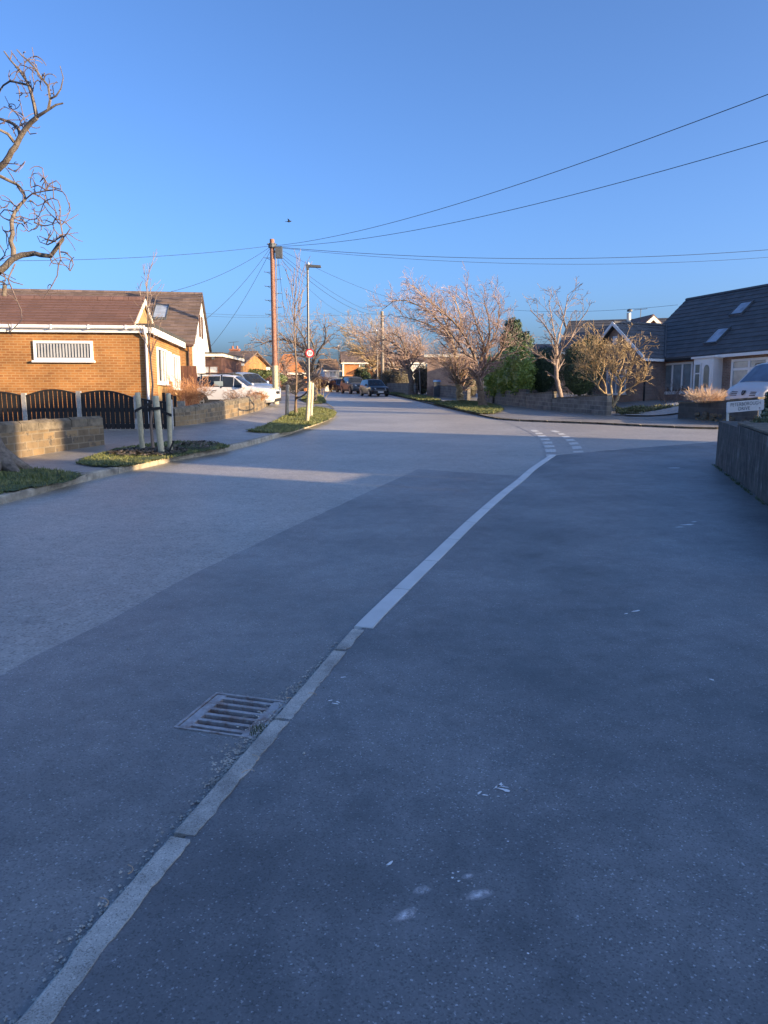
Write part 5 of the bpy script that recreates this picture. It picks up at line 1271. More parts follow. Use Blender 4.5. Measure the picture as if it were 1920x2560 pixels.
tree('sunlit golden street tree with low fan of pollard shoots beside the dark leaning trunk', b3, [
    ([b3, *px_path([(1150, 990), (1148, 970), (1145, 955)], d)], .26, .18),
    (px_path([(1146, 955), (1130, 925, -.2), (1112, 905, -.4), (1098, 895, -.5)], d), .08, .03), (px_path([(1146, 955), (1165, 930, .2), (1180, 912, .3)], d), .07, .03),
    (px_path([(1146, 955), (1138, 905, .3), (1135, 870, .4), (1115, 830, .6), (1085, 790, .8), (1050, 765, 1), (1015, 752, 1.2), (985, 752, 1.4), (955, 775, 1.5)], d), .13, .02),
    (px_path([(1135, 870, .4), (1125, 830, 0), (1100, 780, -.3), (1062, 745, -.5), (1030, 712, -.7)], d), .08, .02),
    (px_path([(1137, 880, .4), (1150, 840, .8), (1150, 790, 1.2), (1135, 740, 1.4)], d), .08, .02), (px_path([(1120, 840, .6), (1080, 815, 1), (1040, 800, 1.4), (1000, 790, 1.8)], d), .06, .02)] + [(px_path([(1146, 957), (1146 + a_ * .45, 935 - abs(a_) * .1, q_), (1146 + a_, y_, q_ * 2)], d), .05, .014) for a_, y_, q_ in ((-52, 888, .2), (-42, 880, -.4), (-33, 868, .5), (-25, 872, -.6), (-14, 862, .1), (-4, 858, -.6), (8, 866, .3), (18, 872, -.5), (27, 885, .4), (36, 900, -.2), (42, 912, .1), (-46, 905, -.5))], c2, 'twig_gold', 'twig_pink', 12, gS)
b4 = G(1030, 989, .09); d = b4.y; c3 = dict(cherry); c3['L0'] = 1.7; c3['rmin'] = .0095
tree('gnarled street tree with a thick knotted trunk and one limb reaching right', b4, [
    ([b4, *px_path([(1028, 965), (1026, 940), (1022, 915), (1018, 900)], d)], .27, .18),
    (px_path([(1018, 903), (1035, 892), (1046, 880), (1052, 862), (1050, 845)], d), .13, .04), (px_path([(1018, 900), (1005, 875, .5), (985, 860, .8), (960, 850, 1), (935, 855, 1.2)], d), .12, .03),
    (px_path([(1018, 900), (1012, 870, -.4), (1000, 845, -.6), (980, 832, -.8)], d), .1, .03), (px_path([(1010, 890, 0), (975, 880, .6), (950, 878, .9)], d), .08, .03)], c3, 'bark', 'twig_pink', 13, gS)
for (px, py, crown, lab, sd, mat) in ((988, 985, [(988, 960), (985, 925), (965, 880), (930, 850), (900, 830)], 'thin bare street tree just left of the gnarled one, crown drooping left', 14, 'twig_pink'),
                                 (940, 975, [(938, 940), (925, 900), (905, 865), (885, 835), (870, 815)], 'bare tree with pale forked stems behind the black hatchback', 15, 'twig_gold')):
    bb_ = Vector((X(px, 84, .1), 84 if px == 988 else 92, .1)); d = bb_.y; c4 = dict(c3); c4['L0'] = 2.1; c4['rmin'] = .012
    top_ = px_path([(x, y, -i * .3) for i, (x, y) in enumerate(crown)], d)
    tree(lab, bb_, [([bb_, *top_[:2]], .22, .14), (top_[1:], .12, .03), ([top_[1], P(crown[1][0] + 20, crown[1][1] - 45, d), P(crown[1][0] + 10, crown[1][1] - 85, d)], .11, .03), ([top_[1], P(crown[1][0] + 45, crown[1][1] - 40, d + 1), P(crown[1][0] + 60, crown[1][1] - 65, d + 1)], .1, .03), ([top_[1], P(crown[1][0] - 30, crown[1][1] - 25, d + 1), P(crown[1][0] - 55, crown[1][1] - 40, d + 1)], .1, .03)], c4, 'bark_red', mat, sd, gS)
# --- curly tree behind the lamp post on the left verge
b5 = G(784, 1004, .1); d = b5.y
curly = CFG([7, 7, 6, 4], [0, 3.2, 3, 0], [45, 50, 50, 45], [.6, .62, .6, .5], [.2, .42, .5, .5], trop=(0, 0, .2), tw=[.05, .05, .05, .05], t0=[.1] * 4, rmin=.009, split=1)
curly['a0'] = R(55); curly['L0'] = 1.5; curly['n0'] = lambda L, li: int(4 + L * 3.6)
tree('bare curly branched street tree behind the lamp post with the speed sign', b5, [
    ([b5, *px_path([(782, 985), (778, 960), (777, 940)], d)], .28, .2),
    (px_path([(777, 942), (770, 905), (762, 880), (740, 858, .3), (710, 850, .6), (680, 852, .8), (652, 862, 1)], d), .13, .03),
    (px_path([(778, 940), (785, 905, -.3), (795, 880, -.5), (810, 858, -.6), (815, 835, -.7), (812, 815, -.8)], d), .12, .03),
    (px_path([(774, 915), (768, 870, -.4), (755, 835, -.6), (738, 812, -.8)], d), .09, .03), (px_path([(780, 920), (785, 870, .6), (772, 840, .8), (765, 818, 1)], d), .09, .03), (px_path([(760, 880), (730, 880, -.5), (695, 885, -.8), (665, 890, -1)], d), .07, .02)], curly, 'bark', 'twig_grey', 16)
tree('low russet bare shrub tree between the telegraph pole and the curly tree', Vector((X(722, 66, .1), 66, .1)), [([Vector((X(722, 66, .1), 66, .1)), *px_path([(720, 970), (716, 945), (714, 930)], 66)], .16, .1), (px_path([(714, 932), (706, 910), (695, 895)], 66), .08, .03), (px_path([(714, 930), (722, 905), (735, 892)], 66), .08, .03)], dict(curly, n0=lambda L, li: int(5 + L * 6), L0=1.1), 'bark_red', 'twig_red', 17)
twig_bush('bare_shrub', 'spreading bare shrub with long straight shoots right of the curly tree base', 'shrub', Vector((X(802, 57, .1), 57, .1)), 1.9, 1.5, 0, 'twig_gold', 18, 8, r0=.022, up=.7)

# --- garden trees by the right bungalow
b6 = Vector((X(1408, 35.5, .3), 35.5, .25)); d = 35.5
oak = CFG([5, 5, 4, 3], [0, 2.6, 2.4, 0], [38, 40, 42, 40], [.6, .6, .55, .5], [.12, .22, .3, .3], trop=(0, 0, .5), tw=[.06] * 4, t0=[.2] * 4, rmin=.0075, split=1)
oak['a0'] = R(42); oak['L0'] = 1.0; oak['n0'] = lambda L, li: int(2 + L * 2.4)
tree('bare garden tree with open grey crown above the dark domed conifers', b6, [
    ([b6, *px_path([(1400, 975), (1392, 945), (1390, 915), (1393, 895)], d)], .13, .09),
    (px_path([(1392, 900), (1391, 865), (1370, 825, .4), (1345, 795, .8), (1325, 775, 1)], d), .06, .015), (px_path([(1392, 900), (1405, 870, -.3), (1415, 830, -.5), (1408, 790, -.6), (1395, 755, -.7)], d), .06, .015),
    (px_path([(1405, 870, -.3), (1425, 850, -.5), (1445, 810, -.7), (1470, 775, -1)], d), .05, .014), (px_path([(1391, 870), (1400, 830, .6), (1412, 785, 1), (1420, 735, 1.2)], d), .05, .012),
    (px_path([(1391, 912), (1370, 900, .4), (1345, 888, .6), (1330, 882, .8)], d), .05, .02), (px_path([(1345, 888, .6), (1320, 870, .8), (1300, 858, 1)], d), .03, .012), (px_path([(1391, 865), (1380, 800, .3), (1372, 750, .5)], d), .04, .012)], oak, 'twig_grey', 'twig_grey', 19)
hz = CFG([6, 5, 5, 4], [0, 3.6, 3.4, 0], [42, 45, 45, 45], [.6, .6, .58, .5], [.2, .4, .5, .5], trop=(0, 0, .5), tw=[.08, .1, .1, .1], t0=[.15] * 4, rmin=.0065, split=1)
hz['a0'] = R(45); hz['L0'] = .85; hz['n0'] = lambda L, li: int(4 + L * 6)
d = 31.2; b7 = Vector((X(1533, d, .2), d, .12))
tree('golden contorted bush with many crooked stems beside the garden wall end', b7, [
    (px_path([(1530, 1016), (1538, 1005), (1548, 985), (1552, 960), (1545, 935)], d), .075, .03),
    (px_path([(1548, 985), (1570, 972), (1595, 958, -.2), (1612, 945, -.3)], d), .045, .015), (px_path([(1552, 962), (1570, 930, -.2), (1580, 900, -.3), (1590, 875, -.4)], d), .045, .015), (px_path([(1533, 1010), (1528, 975), (1530, 940), (1535, 905), (1530, 880)], d), .055, .018),
    (px_path([(1512, 985, .5), (1495, 965, .6), (1490, 935, .8), (1500, 900, 1)], d), .055, .018), (px_path([(1512, 985, .5), (1480, 950, .8), (1462, 920, 1), (1450, 905, 1.1)], d), .045, .014), (px_path([(1495, 960, .6), (1510, 920, .6), (1508, 880, .5)], d), .045, .014),
    (px_path([(1515, 985, .5), (1510, 955, .7), (1472, 900, 1.2), (1468, 870, 1.3)], d), .04, .012), (px_path([(1545, 940), (1560, 900, .5), (1562, 868, .6)], d), .04, .012), (px_path([(1500, 925, .8), (1480, 890, .6), (1485, 865, .5)], d), .035, .012)], hz, 'twig_gold', 'twig_gold', 20, name='contorted_bush', cat='bush', starts=.45)

# --- evergreens
def BL(px, py, dist, rx, ry, rz): return (P(px, py, dist), (rx, ry, rz))
bush('laurel_hedge', 'bright green laurel hedge, sunlit on its right end, behind the garden wall', 'hedge', [BL(1235, 937, 47, .9, 1.0, 1.35), BL(1270, 928, 44.5, 1.0, 1.1, 1.4), BL(1306, 923, 41.6, .75, .9, 1.2), BL(1290, 950, 42.6, .75, .8, .95), BL(1245, 968, 47, .9, .9, .8), BL(1275, 965, 44.8, .95, .9, .8), BL(1308, 962, 42, .7, .8, .75)], 12500, .075, 'laurel', 31, asp=.45)
bush('domed_conifer', 'dark clipped conifer dome behind the bare garden tree', 'conifer', [BL(1356, 932, 42.6, 1.06, 1.1, 1.46)], 6500, .06, 'conifer', 32, 'dark clipped conifers behind the garden wall', asp=.3, jit=.08)
bush('domed_conifer', 'dark clipped conifer dome nearer the slate roofed bungalow', 'conifer', [BL(1452, 930, 38.3, 1.17, 1.1, 1.53)], 8000, .06, 'conifer', 33, 'dark clipped conifers behind the garden wall', asp=.3, jit=.08)
bush('spiky_conifer', 'light green spiky conifer top behind the second dark dome', 'conifer', [BL(1478, 872, 41, .55, .5, .75), BL(1440, 885, 41, .6, .5, .5)], 3000, .07, 'conifer_light', 34, asp=.25, jit=.35, corek=False)
bush('tall_conifer', 'tall blue green conifer behind the laurel and the big street tree', 'conifer', [BL(1285, 868, 58, 1.2, 1.2, 1.5), BL(1283, 830, 58, .75, .8, 1.1), BL(1308, 868, 58, .8, .9, 1.2), BL(1265, 855, 57, .5, .6, .9)], 6500, .12, 'conifer', 35, asp=.3, jit=.3)
bush('hedge', 'dark clipped hedge right of the gnarled street tree', 'hedge', [BL(1058, 953, 74, 1.15, 1.2, 1.55)], 3500, .1, 'hedge', 36, asp=.35, jit=.1)
bush('hedge', 'brown bare hedge behind the gnarled street tree', 'hedge', [BL(1000, 950, 80, 1.3, 1.2, 1.5), BL(975, 952, 82, 1.2, 1.2, 1.4), BL(950, 955, 86, 1.2, 1.2, 1.4)], 4500, .11, 'hedge', 37, asp=.3, jit=.15)
bush('evergreen_bush', 'dark green evergreen bush behind the grey parked car', 'bush', [BL(905, 945, 94, 1.1, 1, 1.5), BL(918, 955, 93, .8, .8, 1.0)], 2200, .13, 'conifer', 38, jit=.3)
bush('hedge', 'reddish hedge at the far bend left of the parked cars', 'hedge', [BL(798, 958, 90, 1.5, .8, .85), BL(765, 960, 88, 1.6, .8, .8)], 3200, .1, 'hedge_red', 39, asp=.3, jit=.15)
bush('hedge', 'long green hedge on the skyline left of the telegraph pole', 'hedge', [BL(620, 942, 58, 1.0, .9, .62), BL(645, 942, 58, 1.0, .9, .6), BL(668, 944, 58, 1.0, .9, .58), BL(690, 948, 58, .9, .9, .5)], 4200, .09, 'hedge_green', 40, asp=.4, jit=.12)
bush('hedge', 'dull red hedge behind the foot of the telegraph pole', 'hedge', [BL(680, 962, 50, .7, .6, .55), BL(660, 966, 50, .6, .6, .45)], 1500, .07, 'hedge_red', 41, asp=.3)
bush('hedge', 'dark hedge with bare twigs between the two big street trees', 'hedge', [BL(1100, 955, 66, 1.6, 1, 1.3), BL(1175, 955, 58, 1.0, 1.0, 1.3)], 4200, .1, 'hedge', 42, asp=.3, jit=.25)
# --- low planting
def low(label, px0, px1, y, dist, h, n, mat, seed, name='ground_cover_plant', cat='plant'):
    rr = random.Random(seed); a = Vector((X(px0, dist, .3), dist, zg(X(px0, dist, .3), dist) + .08)); L = X(px1, dist, .3) - a.x; r = thing(name, label, cat, a); mb = MB()
    for i in range(n):
        x = rr.random() * L; yy = rr.uniform(-.5, .5); hh = h * (.55 + .45 * noise.noise(Vector((x * 1.5, yy, seed)))) * math.sqrt(rr.random()) * 1.3; d = (rdir(rr) + Vector((0, 0, .9))).normalized(); t = d.cross(rdir(rr)).normalized(); s_ = rr.uniform(.03, .06)
        p = Vector((x, yy, hh)); mb.add([p, p + d * s_ + t * s_ * .4, p + d * s_ * 2, p + d * s_ - t * s_ * .4], [(0, 1, 2, 3)])
    mb.build('leaves', mat, r, uv=False); return r
low('low evergreen ground cover below the brown brick gable', 1540, 1605, 1030, 31.5, .42, 1800, 'cover', 51)
low('low evergreen ground cover under the picture window', 1605, 1695, 1030, 32.4, .36, 2200, 'cover', 52)
low('pale flowering clump at the foot of the gnarled tree hedge', 1055, 1085, 978, 72, .6, 500, 'cover', 53)
twig_bush('straw_shrub', 'pale straw coloured dry shrub on top of the planter wall', 'shrub', P(1762, 1003, 27.3), .62, 1.25, 0, 'straw', 54, 130, r0=.007, up=.75, cfg=CFG([4, 3], [5, 0], [26, 30], [.5, .5], [.14, .22], rmin=.0045, split=1))
twig_bush('bare_shrub', 'dark bare shrub under the picture window', 'shrub', Vector((X(1672, 35, .4), 35, .42)), 1.1, 1.3, 0, 'bark_dark', 55, 26, r0=.01)
def russet(label, px, py, dist, h, w_, seed, name='russet_shrub', mat='shrub'):
    b_ = P(px, py, dist); b_.z = max(.2, b_.z); return twig_bush(name, label, 'shrub', b_, h, w_, 0, mat, seed, 46, r0=.008, cfg=CFG([4, 4, 3], [5, 4, 0], [36, 42, 40], [.55, .55, .5], [.2, .3, .35], tw=[.04] * 3, rmin=.0042, split=1))
russet('round russet shrub behind the curved wall at the corner of the orange brick bungalow', 470, 1022, 24.4, 1.0, .95, 56)
russet('wide grey-brown shrub behind the curved wall in front of the white estate car', 600, 1006, 30.5, .62, 1.3, 57, mat='twig_pink')
russet('small russet shrub at the right end of the curved wall', 640, 1000, 33.0, .45, .8, 58)
bush('evergreen_bush', 'green leafy bush growing behind the low section of the block wall', 'bush', [BL(1912, 1072, 13.0, .26, .4, .22), (P(1960, 1066, 12.6), (.5, .5, .35))], 1500, .04, 'cover', 59, asp=.4)
bush('blue_conifer', 'blue green conifer at the right edge beside the street name sign', 'conifer', [(P(1930, 1040, 16.5), (.24, .3, .62))], 1500, .05, 'conifer', 60, asp=.3)

# ------------------------------------------------------------ vehicles
def car(name, label, loc, yaw, L, W, H, paint, style, group=None, arch=True, pitch=0.0):
    r = thing(name, label, 'van' if style == 'van' else 'car', loc, yaw, group)
    if style == 'hatch':
        st = [(-.5, .30, .50, .54, .80), (-.488, .2, .57, .62, .92), (-.47, .16, .60, .70, .955), (-.405, .14, .615, .945, .98), (-.27, .13, .61, .985, 1), (-.255, .13, .61, .987, 1), (-.06, .13, .60, 1, 1), (-.045, .13, .60, 1, 1), (.07, .13, .59, .965, 1), (.235, .13, .575, .62, 1), (.36, .13, .55, .575, .985), (.44, .14, .50, .525, .94), (.482, .17, .44, .455, .83), (.5, .22, .36, .365, .7)]
    elif style == 'suv':
        st = [(-.5, .30, .53, .56, .84), (-.488, .2, .60, .64, .94), (-.472, .18, .62, .74, .97), (-.425, .17, .635, .955, .985), (-.29, .16, .63, .99, 1), (-.275, .16, .63, .99, 1), (-.075, .16, .62, 1, 1), (-.06, .16, .62, 1, 1), (.065, .16, .61, .965, 1), (.215, .16, .60, .645, 1), (.35, .16, .59, .615, .99), (.445, .17, .56, .58, .95), (.485, .2, .50, .515, .86), (.5, .26, .42, .425, .76)]
    else:
        st = [(-.5, .2, .55, .97, .96), (-.49, .14, .57, .985, .99), (-.3, .13, .57, 1, 1), (-.29, .13, .57, 1, 1), (-.05, .13, .57, 1, 1), (-.035, .13, .57, 1, 1), (.1, .13, .565, 1, 1), (.2, .13, .56, .965, 1), (.36, .13, .53, .60, 1), (.43, .13, .49, .53, .965), (.472, .14, .44, .465, .90), (.49, .16, .38, .395, .82), (.5, .2, .32, .325, .74)]
    rows = []; n = len(st)
    for (x, zb, zl, zt, wf) in st:
        w = W / 2 * wf; gh = max(0, min(1, (zt - zl) / .36)); wt = w * (.93 - (.2 if style != 'van' else .12) * gh)
        zb, zl, zt = zb * H, zl * H, zt * H; x *= L; dz = zt - zl
        rows.append([Vector((x, 0, zb)), Vector((x, w * .84, zb)), Vector((x, w * .985, zb + .07 * H)), Vector((x, w * 1.0, zb + (zl - zb) * .62)), Vector((x, w * .965, zl)), Vector((x, wt, zt - min(.035 * H, dz * .35))), Vector((x, wt * .62, zt - .004 * H)), Vector((x, 0, zt + .004 * H))])
    mb = MB(); vs = []; fs = []; K = 8
    for sgn in (1, -1):
        o_ = len(vs)
        for rw in rows: vs += [Vector((p.x, p.y * sgn, p.z)) for p in rw]
        for i in range(n - 1):
            for j in range(K - 1):
                f = (o_ + i * K + j, o_ + (i + 1) * K + j, o_ + (i + 1) * K + j + 1, o_ + i * K + j + 1); fs.append(f if sgn < 0 else f[::-1])
        e0 = tuple(o_ + j for j in range(K)); e1 = tuple(o_ + (n - 1) * K + j for j in range(K)); fs += [e0 if sgn < 0 else e0[::-1], e1[::-1] if sgn < 0 else e1]
    mb.add(vs, fs); body = mb.build('body', paint, r, 38, uv=False)
    import bmesh
    bm = bmesh.new(); bm.from_mesh(body.data); bmesh.ops.remove_doubles(bm, verts=bm.verts, dist=1e-4); bmesh.ops.recalc_face_normals(bm, faces=bm.faces); bm.to_mesh(body.data); bm.free(); body.data.shade_smooth(); body.data.set_sharp_from_angle(angle=R(38))
    def panel(quads, name, mat, inset=.1, off=.007, both=True):
        gm = MB()
        for sgn in ((1, -1) if both else (1,)):
            for q in quads:
                q = [Vector((p.x, p.y * sgn, p.z)) for p in q]; c = sum(q, Vector()) / len(q); nn = (q[1] - q[0]).cross(q[2] - q[0]).normalized()
                if nn.dot(c - Vector((0, 0, H * .5))) < 0: nn = -nn; q = q[::-1]
                gm.add([p + (c - p) * inset + nn * off for p in q], [tuple(range(len(q)))])
        return gm.build(name, mat, r, uv=False)
    def q(i, j, i2=None, j2=None): i2 = i + 1 if i2 is None else i2; j2 = j + 1 if j2 is None else j2; return [rows[i][j], rows[i2][j], rows[i2][j2], rows[i][j2]]
    if style == 'van': sides = [6, 7]; fr, co, re_ = 7, 8, None
    else: sides = [3, 4, 5, 6, 7]; fr, co, re_ = 8, 9, (2, 3)
    for i in sides:
        for s2 in (True, False): panel([[Vector((p.x, p.y * (1 if s2 else -1), p.z)) for p in q(i, 4)]], 'side_window', 'car_glass', .07 if i in (3, 5, 7) else -.15, .008 if i in (3, 5, 7) else .006, False)
    if style != 'van': panel([[rows[8][4], rows[9][4].lerp(rows[8][4], .12), rows[8][5]]], 'quarter_window', 'car_glass', .12, .01)
    else: panel([[rows[7][4], rows[8][4].lerp(rows[7][4], .2), rows[7][5]]], 'quarter_window', 'car_glass', .1, .01)
    a, b_ = rows[fr], rows[co]
    ws = [a[7], a[5], b_[5], b_[7]]
    gm = MB(); m_ = [[rows[fr][j] for j in (5, 6, 7)], [rows[co][j] for j in (5, 6, 7)]]
    top_ = [Vector((p.x, p.y * s_, p.z)) for p, s_ in ((m_[0][0], -1), (m_[0][1], -1), (m_[0][2], 1), (m_[0][1], 1), (m_[0][0], 1))]; bot = [Vector((p.x, p.y * s_, p.z)) for p, s_ in ((m_[1][0], -1), (m_[1][1], -1), (m_[1][2], 1), (m_[1][1], 1), (m_[1][0], 1))]
    nn = Vector((b_[7].z - a[7].z, 0, a[7].x - b_[7].x)); nn = -nn.normalized() if nn.z < 0 else nn.normalized()
    t5 = [p.lerp(q_, .07) * 1.0 + nn * .012 for p, q_ in zip(top_, bot)]; b5_ = [q_.lerp(p, .05) + nn * .012 for p, q_ in zip(top_, bot)]
    for lst in (t5, b5_):
        for p in lst: p.y *= .93
    gm.add(t5 + b5_, [(k, k + 1, k + 6, k + 5) for k in range(4)]); gm.build('windscreen', 'van_sky_glass' if style == 'van' else 'car_glass', r, uv=False)
    if re_: panel([[rows[2][5].lerp(rows[3][5], .2), rows[3][5], rows[3][7], rows[2][7].lerp(rows[3][7], .2)]], 'rear_window', 'car_glass', .06, .012)
    # wheels
    wr_ = .215 * H if style != 'suv' else .213 * H; ww = .22; wx = (.31 * L, -.3 * L)
    for x in wx:
        for sgn in (-1, 1):
            Mw = Matrix.Translation((x, sgn * (W / 2 - .2), wr_)) @ Matrix.Rotation(R(-90) * sgn, 4, 'X')
            tm = MB(); tm.lathe([(wr_ * .6, 0), (wr_ * .96, .0), (wr_, .03), (wr_, ww - .03), (wr_ * .95, ww), (wr_ * .68, ww - .005)], Mw, 26); t_ = tm.build('wheel', 'rubber', r, 30, uv=False)
            rm = MB()
            rm.lathe([(wr_ * .15, ww - .03), (wr_ * .16, ww + .003)], Mw, 10)
            for k in range(10):
                an = 2 * math.pi * (k // 2) / 5 + (.16 if k % 2 else -.16); rm.prism([(math.cos(an - .09) * wr_ * .14, math.sin(an - .09) * wr_ * .14), (math.cos(an - .06) * wr_ * .66, math.sin(an - .06) * wr_ * .66), (math.cos(an + .06) * wr_ * .66, math.sin(an + .06) * wr_ * .66), (math.cos(an + .09) * wr_ * .14, math.sin(an + .09) * wr_ * .14)], ww - .03, ww + .001, 'z', Mw)
            for k in range(24):
                a0, a1 = 2 * math.pi * k / 24, 2 * math.pi * (k + 1) / 24; rm.prism([(math.cos(a0) * wr_ * .63, math.sin(a0) * wr_ * .63), (math.cos(a0) * wr_ * .69, math.sin(a0) * wr_ * .69), (math.cos(a1) * wr_ * .69, math.sin(a1) * wr_ * .69), (math.cos(a1) * wr_ * .63, math.sin(a1) * wr_ * .63)], ww - .04, ww + .004, 'z', Mw)
            rm.build('rim', 'alloy', t_, uv=False)
            am = MB(); Ma = Matrix.Translation((x, sgn * (W / 2 - .05), wr_)) @ Matrix.Rotation(R(-90) * sgn, 4, 'X')
            r0_, r1_ = wr_ * 1.02, wr_ * (1.27 if style == 'suv' else 1.12)
            for k in range(14):
                a0, a1 = -.25 + (math.pi + .5) * k / 14, -.25 + (math.pi + .5) * (k + 1) / 14
                s2_ = -sgn
                am.prism([(math.cos(a0) * r0_, s2_ * -math.sin(a0) * r0_ * -1 * sgn * s2_ * -1), (math.cos(a0) * r1_, math.sin(a0) * r1_ * sgn * -1 * -1 * -sgn * sgn), (0, 0)], 0, .01, 'z', Ma) if False else am.add([Vector((x + math.cos(u) * q_, sgn * (W / 2 + yo), wr_ + math.sin(u) * q_)) for u, q_, yo in ((a0, r0_ * .2, -.06), (a0, r1_, -.02 if style == 'suv' else -.012), (a1, r1_, -.02 if style == 'suv' else -.012), (a1, r0_ * .2, -.06), (a0, r0_, .012), (a1, r0_, .012), (a0, r1_, .012), (a1, r1_, .012))], [(4, 6, 7, 5), (6, 1, 2, 7), (4, 5, 3, 0)])
            am.build('wheel_arch', 'trim', r, uv=False)
    # sills and bumpers
    sm_ = MB(); zs = st[6][1] * H
    for sgn in (-1, 1): sm_.box((-.3 * L + wr_ * 1.2, sgn * W / 2 * .97 - .02, zs - .01), (.31 * L - wr_ * 1.2, sgn * W / 2 * .97 + .035, zs + (.10 if style != 'hatch' else .04) * H))
    sm_.build('sill', 'trim', r, uv=False)
    fx = L / 2; bm_ = MB()
    zf = {'hatch': .2, 'suv': .24, 'van': .2}[style] * H
    bm_.box((fx - .12, -W * .36, zf - .05 * H), (fx + .012, W * .36, zf + .045 * H)); bm_.build('front_bumper', 'trim', r, uv=False)
    bm_ = MB(); bm_.box((-fx - .012, -W * .4, zf - .03 * H), (-fx + .1, W * .4, zf + .06 * H)); bm_.build('rear_bumper', 'trim', r, uv=False)
    def fitbox(x0, x1, y0, y1, z0, z1, name, mat, yawk=0.0, parent=None, bev=None):
        o2 = None
        for sgn in (-1, 1):
            hm_ = MB(); hm_.add([Vector((x1, y0 * sgn, z0)), Vector((x0, y1 * sgn, z0 + .015)), Vector((x0 - .09, y1 * sgn, z1)), Vector((x1 - .08, y0 * sgn, z1 - .02)), Vector((x1 - .25, y0 * sgn, z0)), Vector((x0 - .3, y1 * sgn * .95, z0)), Vector((x0 - .3, y1 * sgn * .95, z1)), Vector((x1 - .25, y0 * sgn, z1))], [(0, 1, 2, 3), (3, 2, 6, 7), (0, 4, 5, 1), (1, 5, 6, 2), (0, 3, 7, 4)]); o2 = hm_.build(name, mat, r, uv=False)
    if style == 'hatch': fitbox(.452 * L, .497 * L, W * .24, W * .447, .40 * H, .50 * H, 'headlight', 'lens')
    elif style == 'suv': fitbox(.468 * L, .502 * L, W * .27, W * .447, .475 * H, .545 * H, 'headlight', 'lens')
    else: fitbox(.464 * L, .506 * L, W * .3, W * .475, .36 * H, .445 * H, 'headlight', 'lens'); fitbox(.462 * L, .502 * L, W * .28, W * .478, .345 * H, .36 * H, 'headlight_surround', 'black')
    gm = MB(); zg0 = {'hatch': .28, 'suv': .42, 'van': .2}[style] * H; zg1 = {'hatch': .38, 'suv': .5, 'van': .25}[style] * H
    gm.add([Vector((fx + .016, -W * .2, zg0)), Vector((fx + .016, W * .2, zg0)), Vector((fx - .02, W * .25, zg1)), Vector((fx - .02, -W * .25, zg1)), Vector((fx - .2, -W * .2, zg0)), Vector((fx - .2, W * .2, zg0)), Vector((fx - .2, W * .25, zg1)), Vector((fx - .2, -W * .25, zg1))], [(0, 1, 2, 3), (3, 2, 6, 7), (0, 4, 5, 1), (0, 3, 7, 4), (1, 5, 6, 2)]); gm.build('grille', 'black', r, uv=False)
    pm = MB(); zp_ = zf + .02 * H if style != 'suv' else .33 * H; pm.box((fx + .018, -.26, zp_), (fx + .026, .26, zp_ + .11)); pm.build('number_plate', 'plate', r, uv=False)
    for sgn in (-1, 1):
        tm = MB(); z0, z1 = (.5 * H, .62 * H) if style != 'van' else (.5 * H, .75 * H); tm.box((-fx - .01, sgn * W * .38 - .1, z0), (-fx + .13, sgn * W * .38 + .1, z1)); tm.build('tail_light', 'redlens', r, uv=False)
        mm_ = MB(); xm = (.17 if style != 'van' else .26) * L; zm = st[9 if style != 'van' else 8][2] * H + .06
        mm_.lathe([(.03, -.09), (.09, -.07), (.1, .03), (.06, .1), (.0, .12)], Matrix.Translation((xm, sgn * (W / 2 + .07), zm + .05)) @ Matrix.Diagonal((.8, 1.1, 1, 1)), 10); mm_.build('wing_mirror', paint, r, 50, uv=False)
        dh = MB()
        for x in (-.16 * L, .03 * L): dh.box((x, sgn * W / 2 * .992 - .01, .52 * H), (x + .2, sgn * W / 2 * .992 + .025, .535 * H))
        dh.build('door_handle', paint if style != 'suv' else 'trim', r, uv=False)
    if style == 'suv':
        for sgn in (-1, 1):
            rl = MB(); rl.tube([(-.4 * L, sgn * W * .345, .985 * H), (-.33 * L, sgn * W * .345, 1.02 * H), (.0, sgn * W * .345, 1.03 * H), (.05 * L, sgn * W * .345, .985 * H)], .022, 6)
            rl.build('roof_rail', 'trim', r, uv=False)
    return r
jl = Vector(((X(697, 36.4, .5) + X(466, 36.4, .5)) / 2, 36.4, .2))
jeep = car('estate_car', 'white off-road estate car with black wheel arches parked in the drive behind the curved wall', jl, R(-3), X(697, 36.4, .5) - X(466, 36.4, .5), 1.86, 1.56, 'car_white', 'suv')
mb = MB(); mb.box((-.62, -.895, 1.03), (-.2, -.886, 1.25)); mb.build('window_sticker', 'glass_pale', jeep, uv=False)
car('hatchback', 'silver blue car showing only its roof and rear glass behind the white estate car', (X(618, 43, .3), 43, .3), R(-38), 4.2, 1.75, 1.62, 'car_silver', 'hatch')
gC = 'cars parked along the far right kerb'
car('hatchback', 'black hatchback nearest of the three cars parked up the road', (X(935, 68.2, .0), 68.2, .0), R(-72), 3.97, 1.74, 1.5, 'car_black', 'hatch', gC)
car('off_road_car', 'dark grey off-road car in the middle of the three parked cars', (X(886, 79, .0), 79, .0), R(-70), 4.6, 1.9, 1.74, 'car_grey', 'suv', gC)
car('hatchback', 'dark blue hatchback farthest of the three parked cars', (X(851, 88, .0), 88, .0), R(-68), 4.1, 1.75, 1.5, 'car_blue', 'hatch', gC)
van = car('delivery_van', 'white van with shield badge parked on the drive at the right edge', (X(1858, 27.3, 1) + 2.2, 28.3, .27), R(-158), 4.7, 1.94, 1.95, 'car_white', 'van')
fx = 4.7 / 2
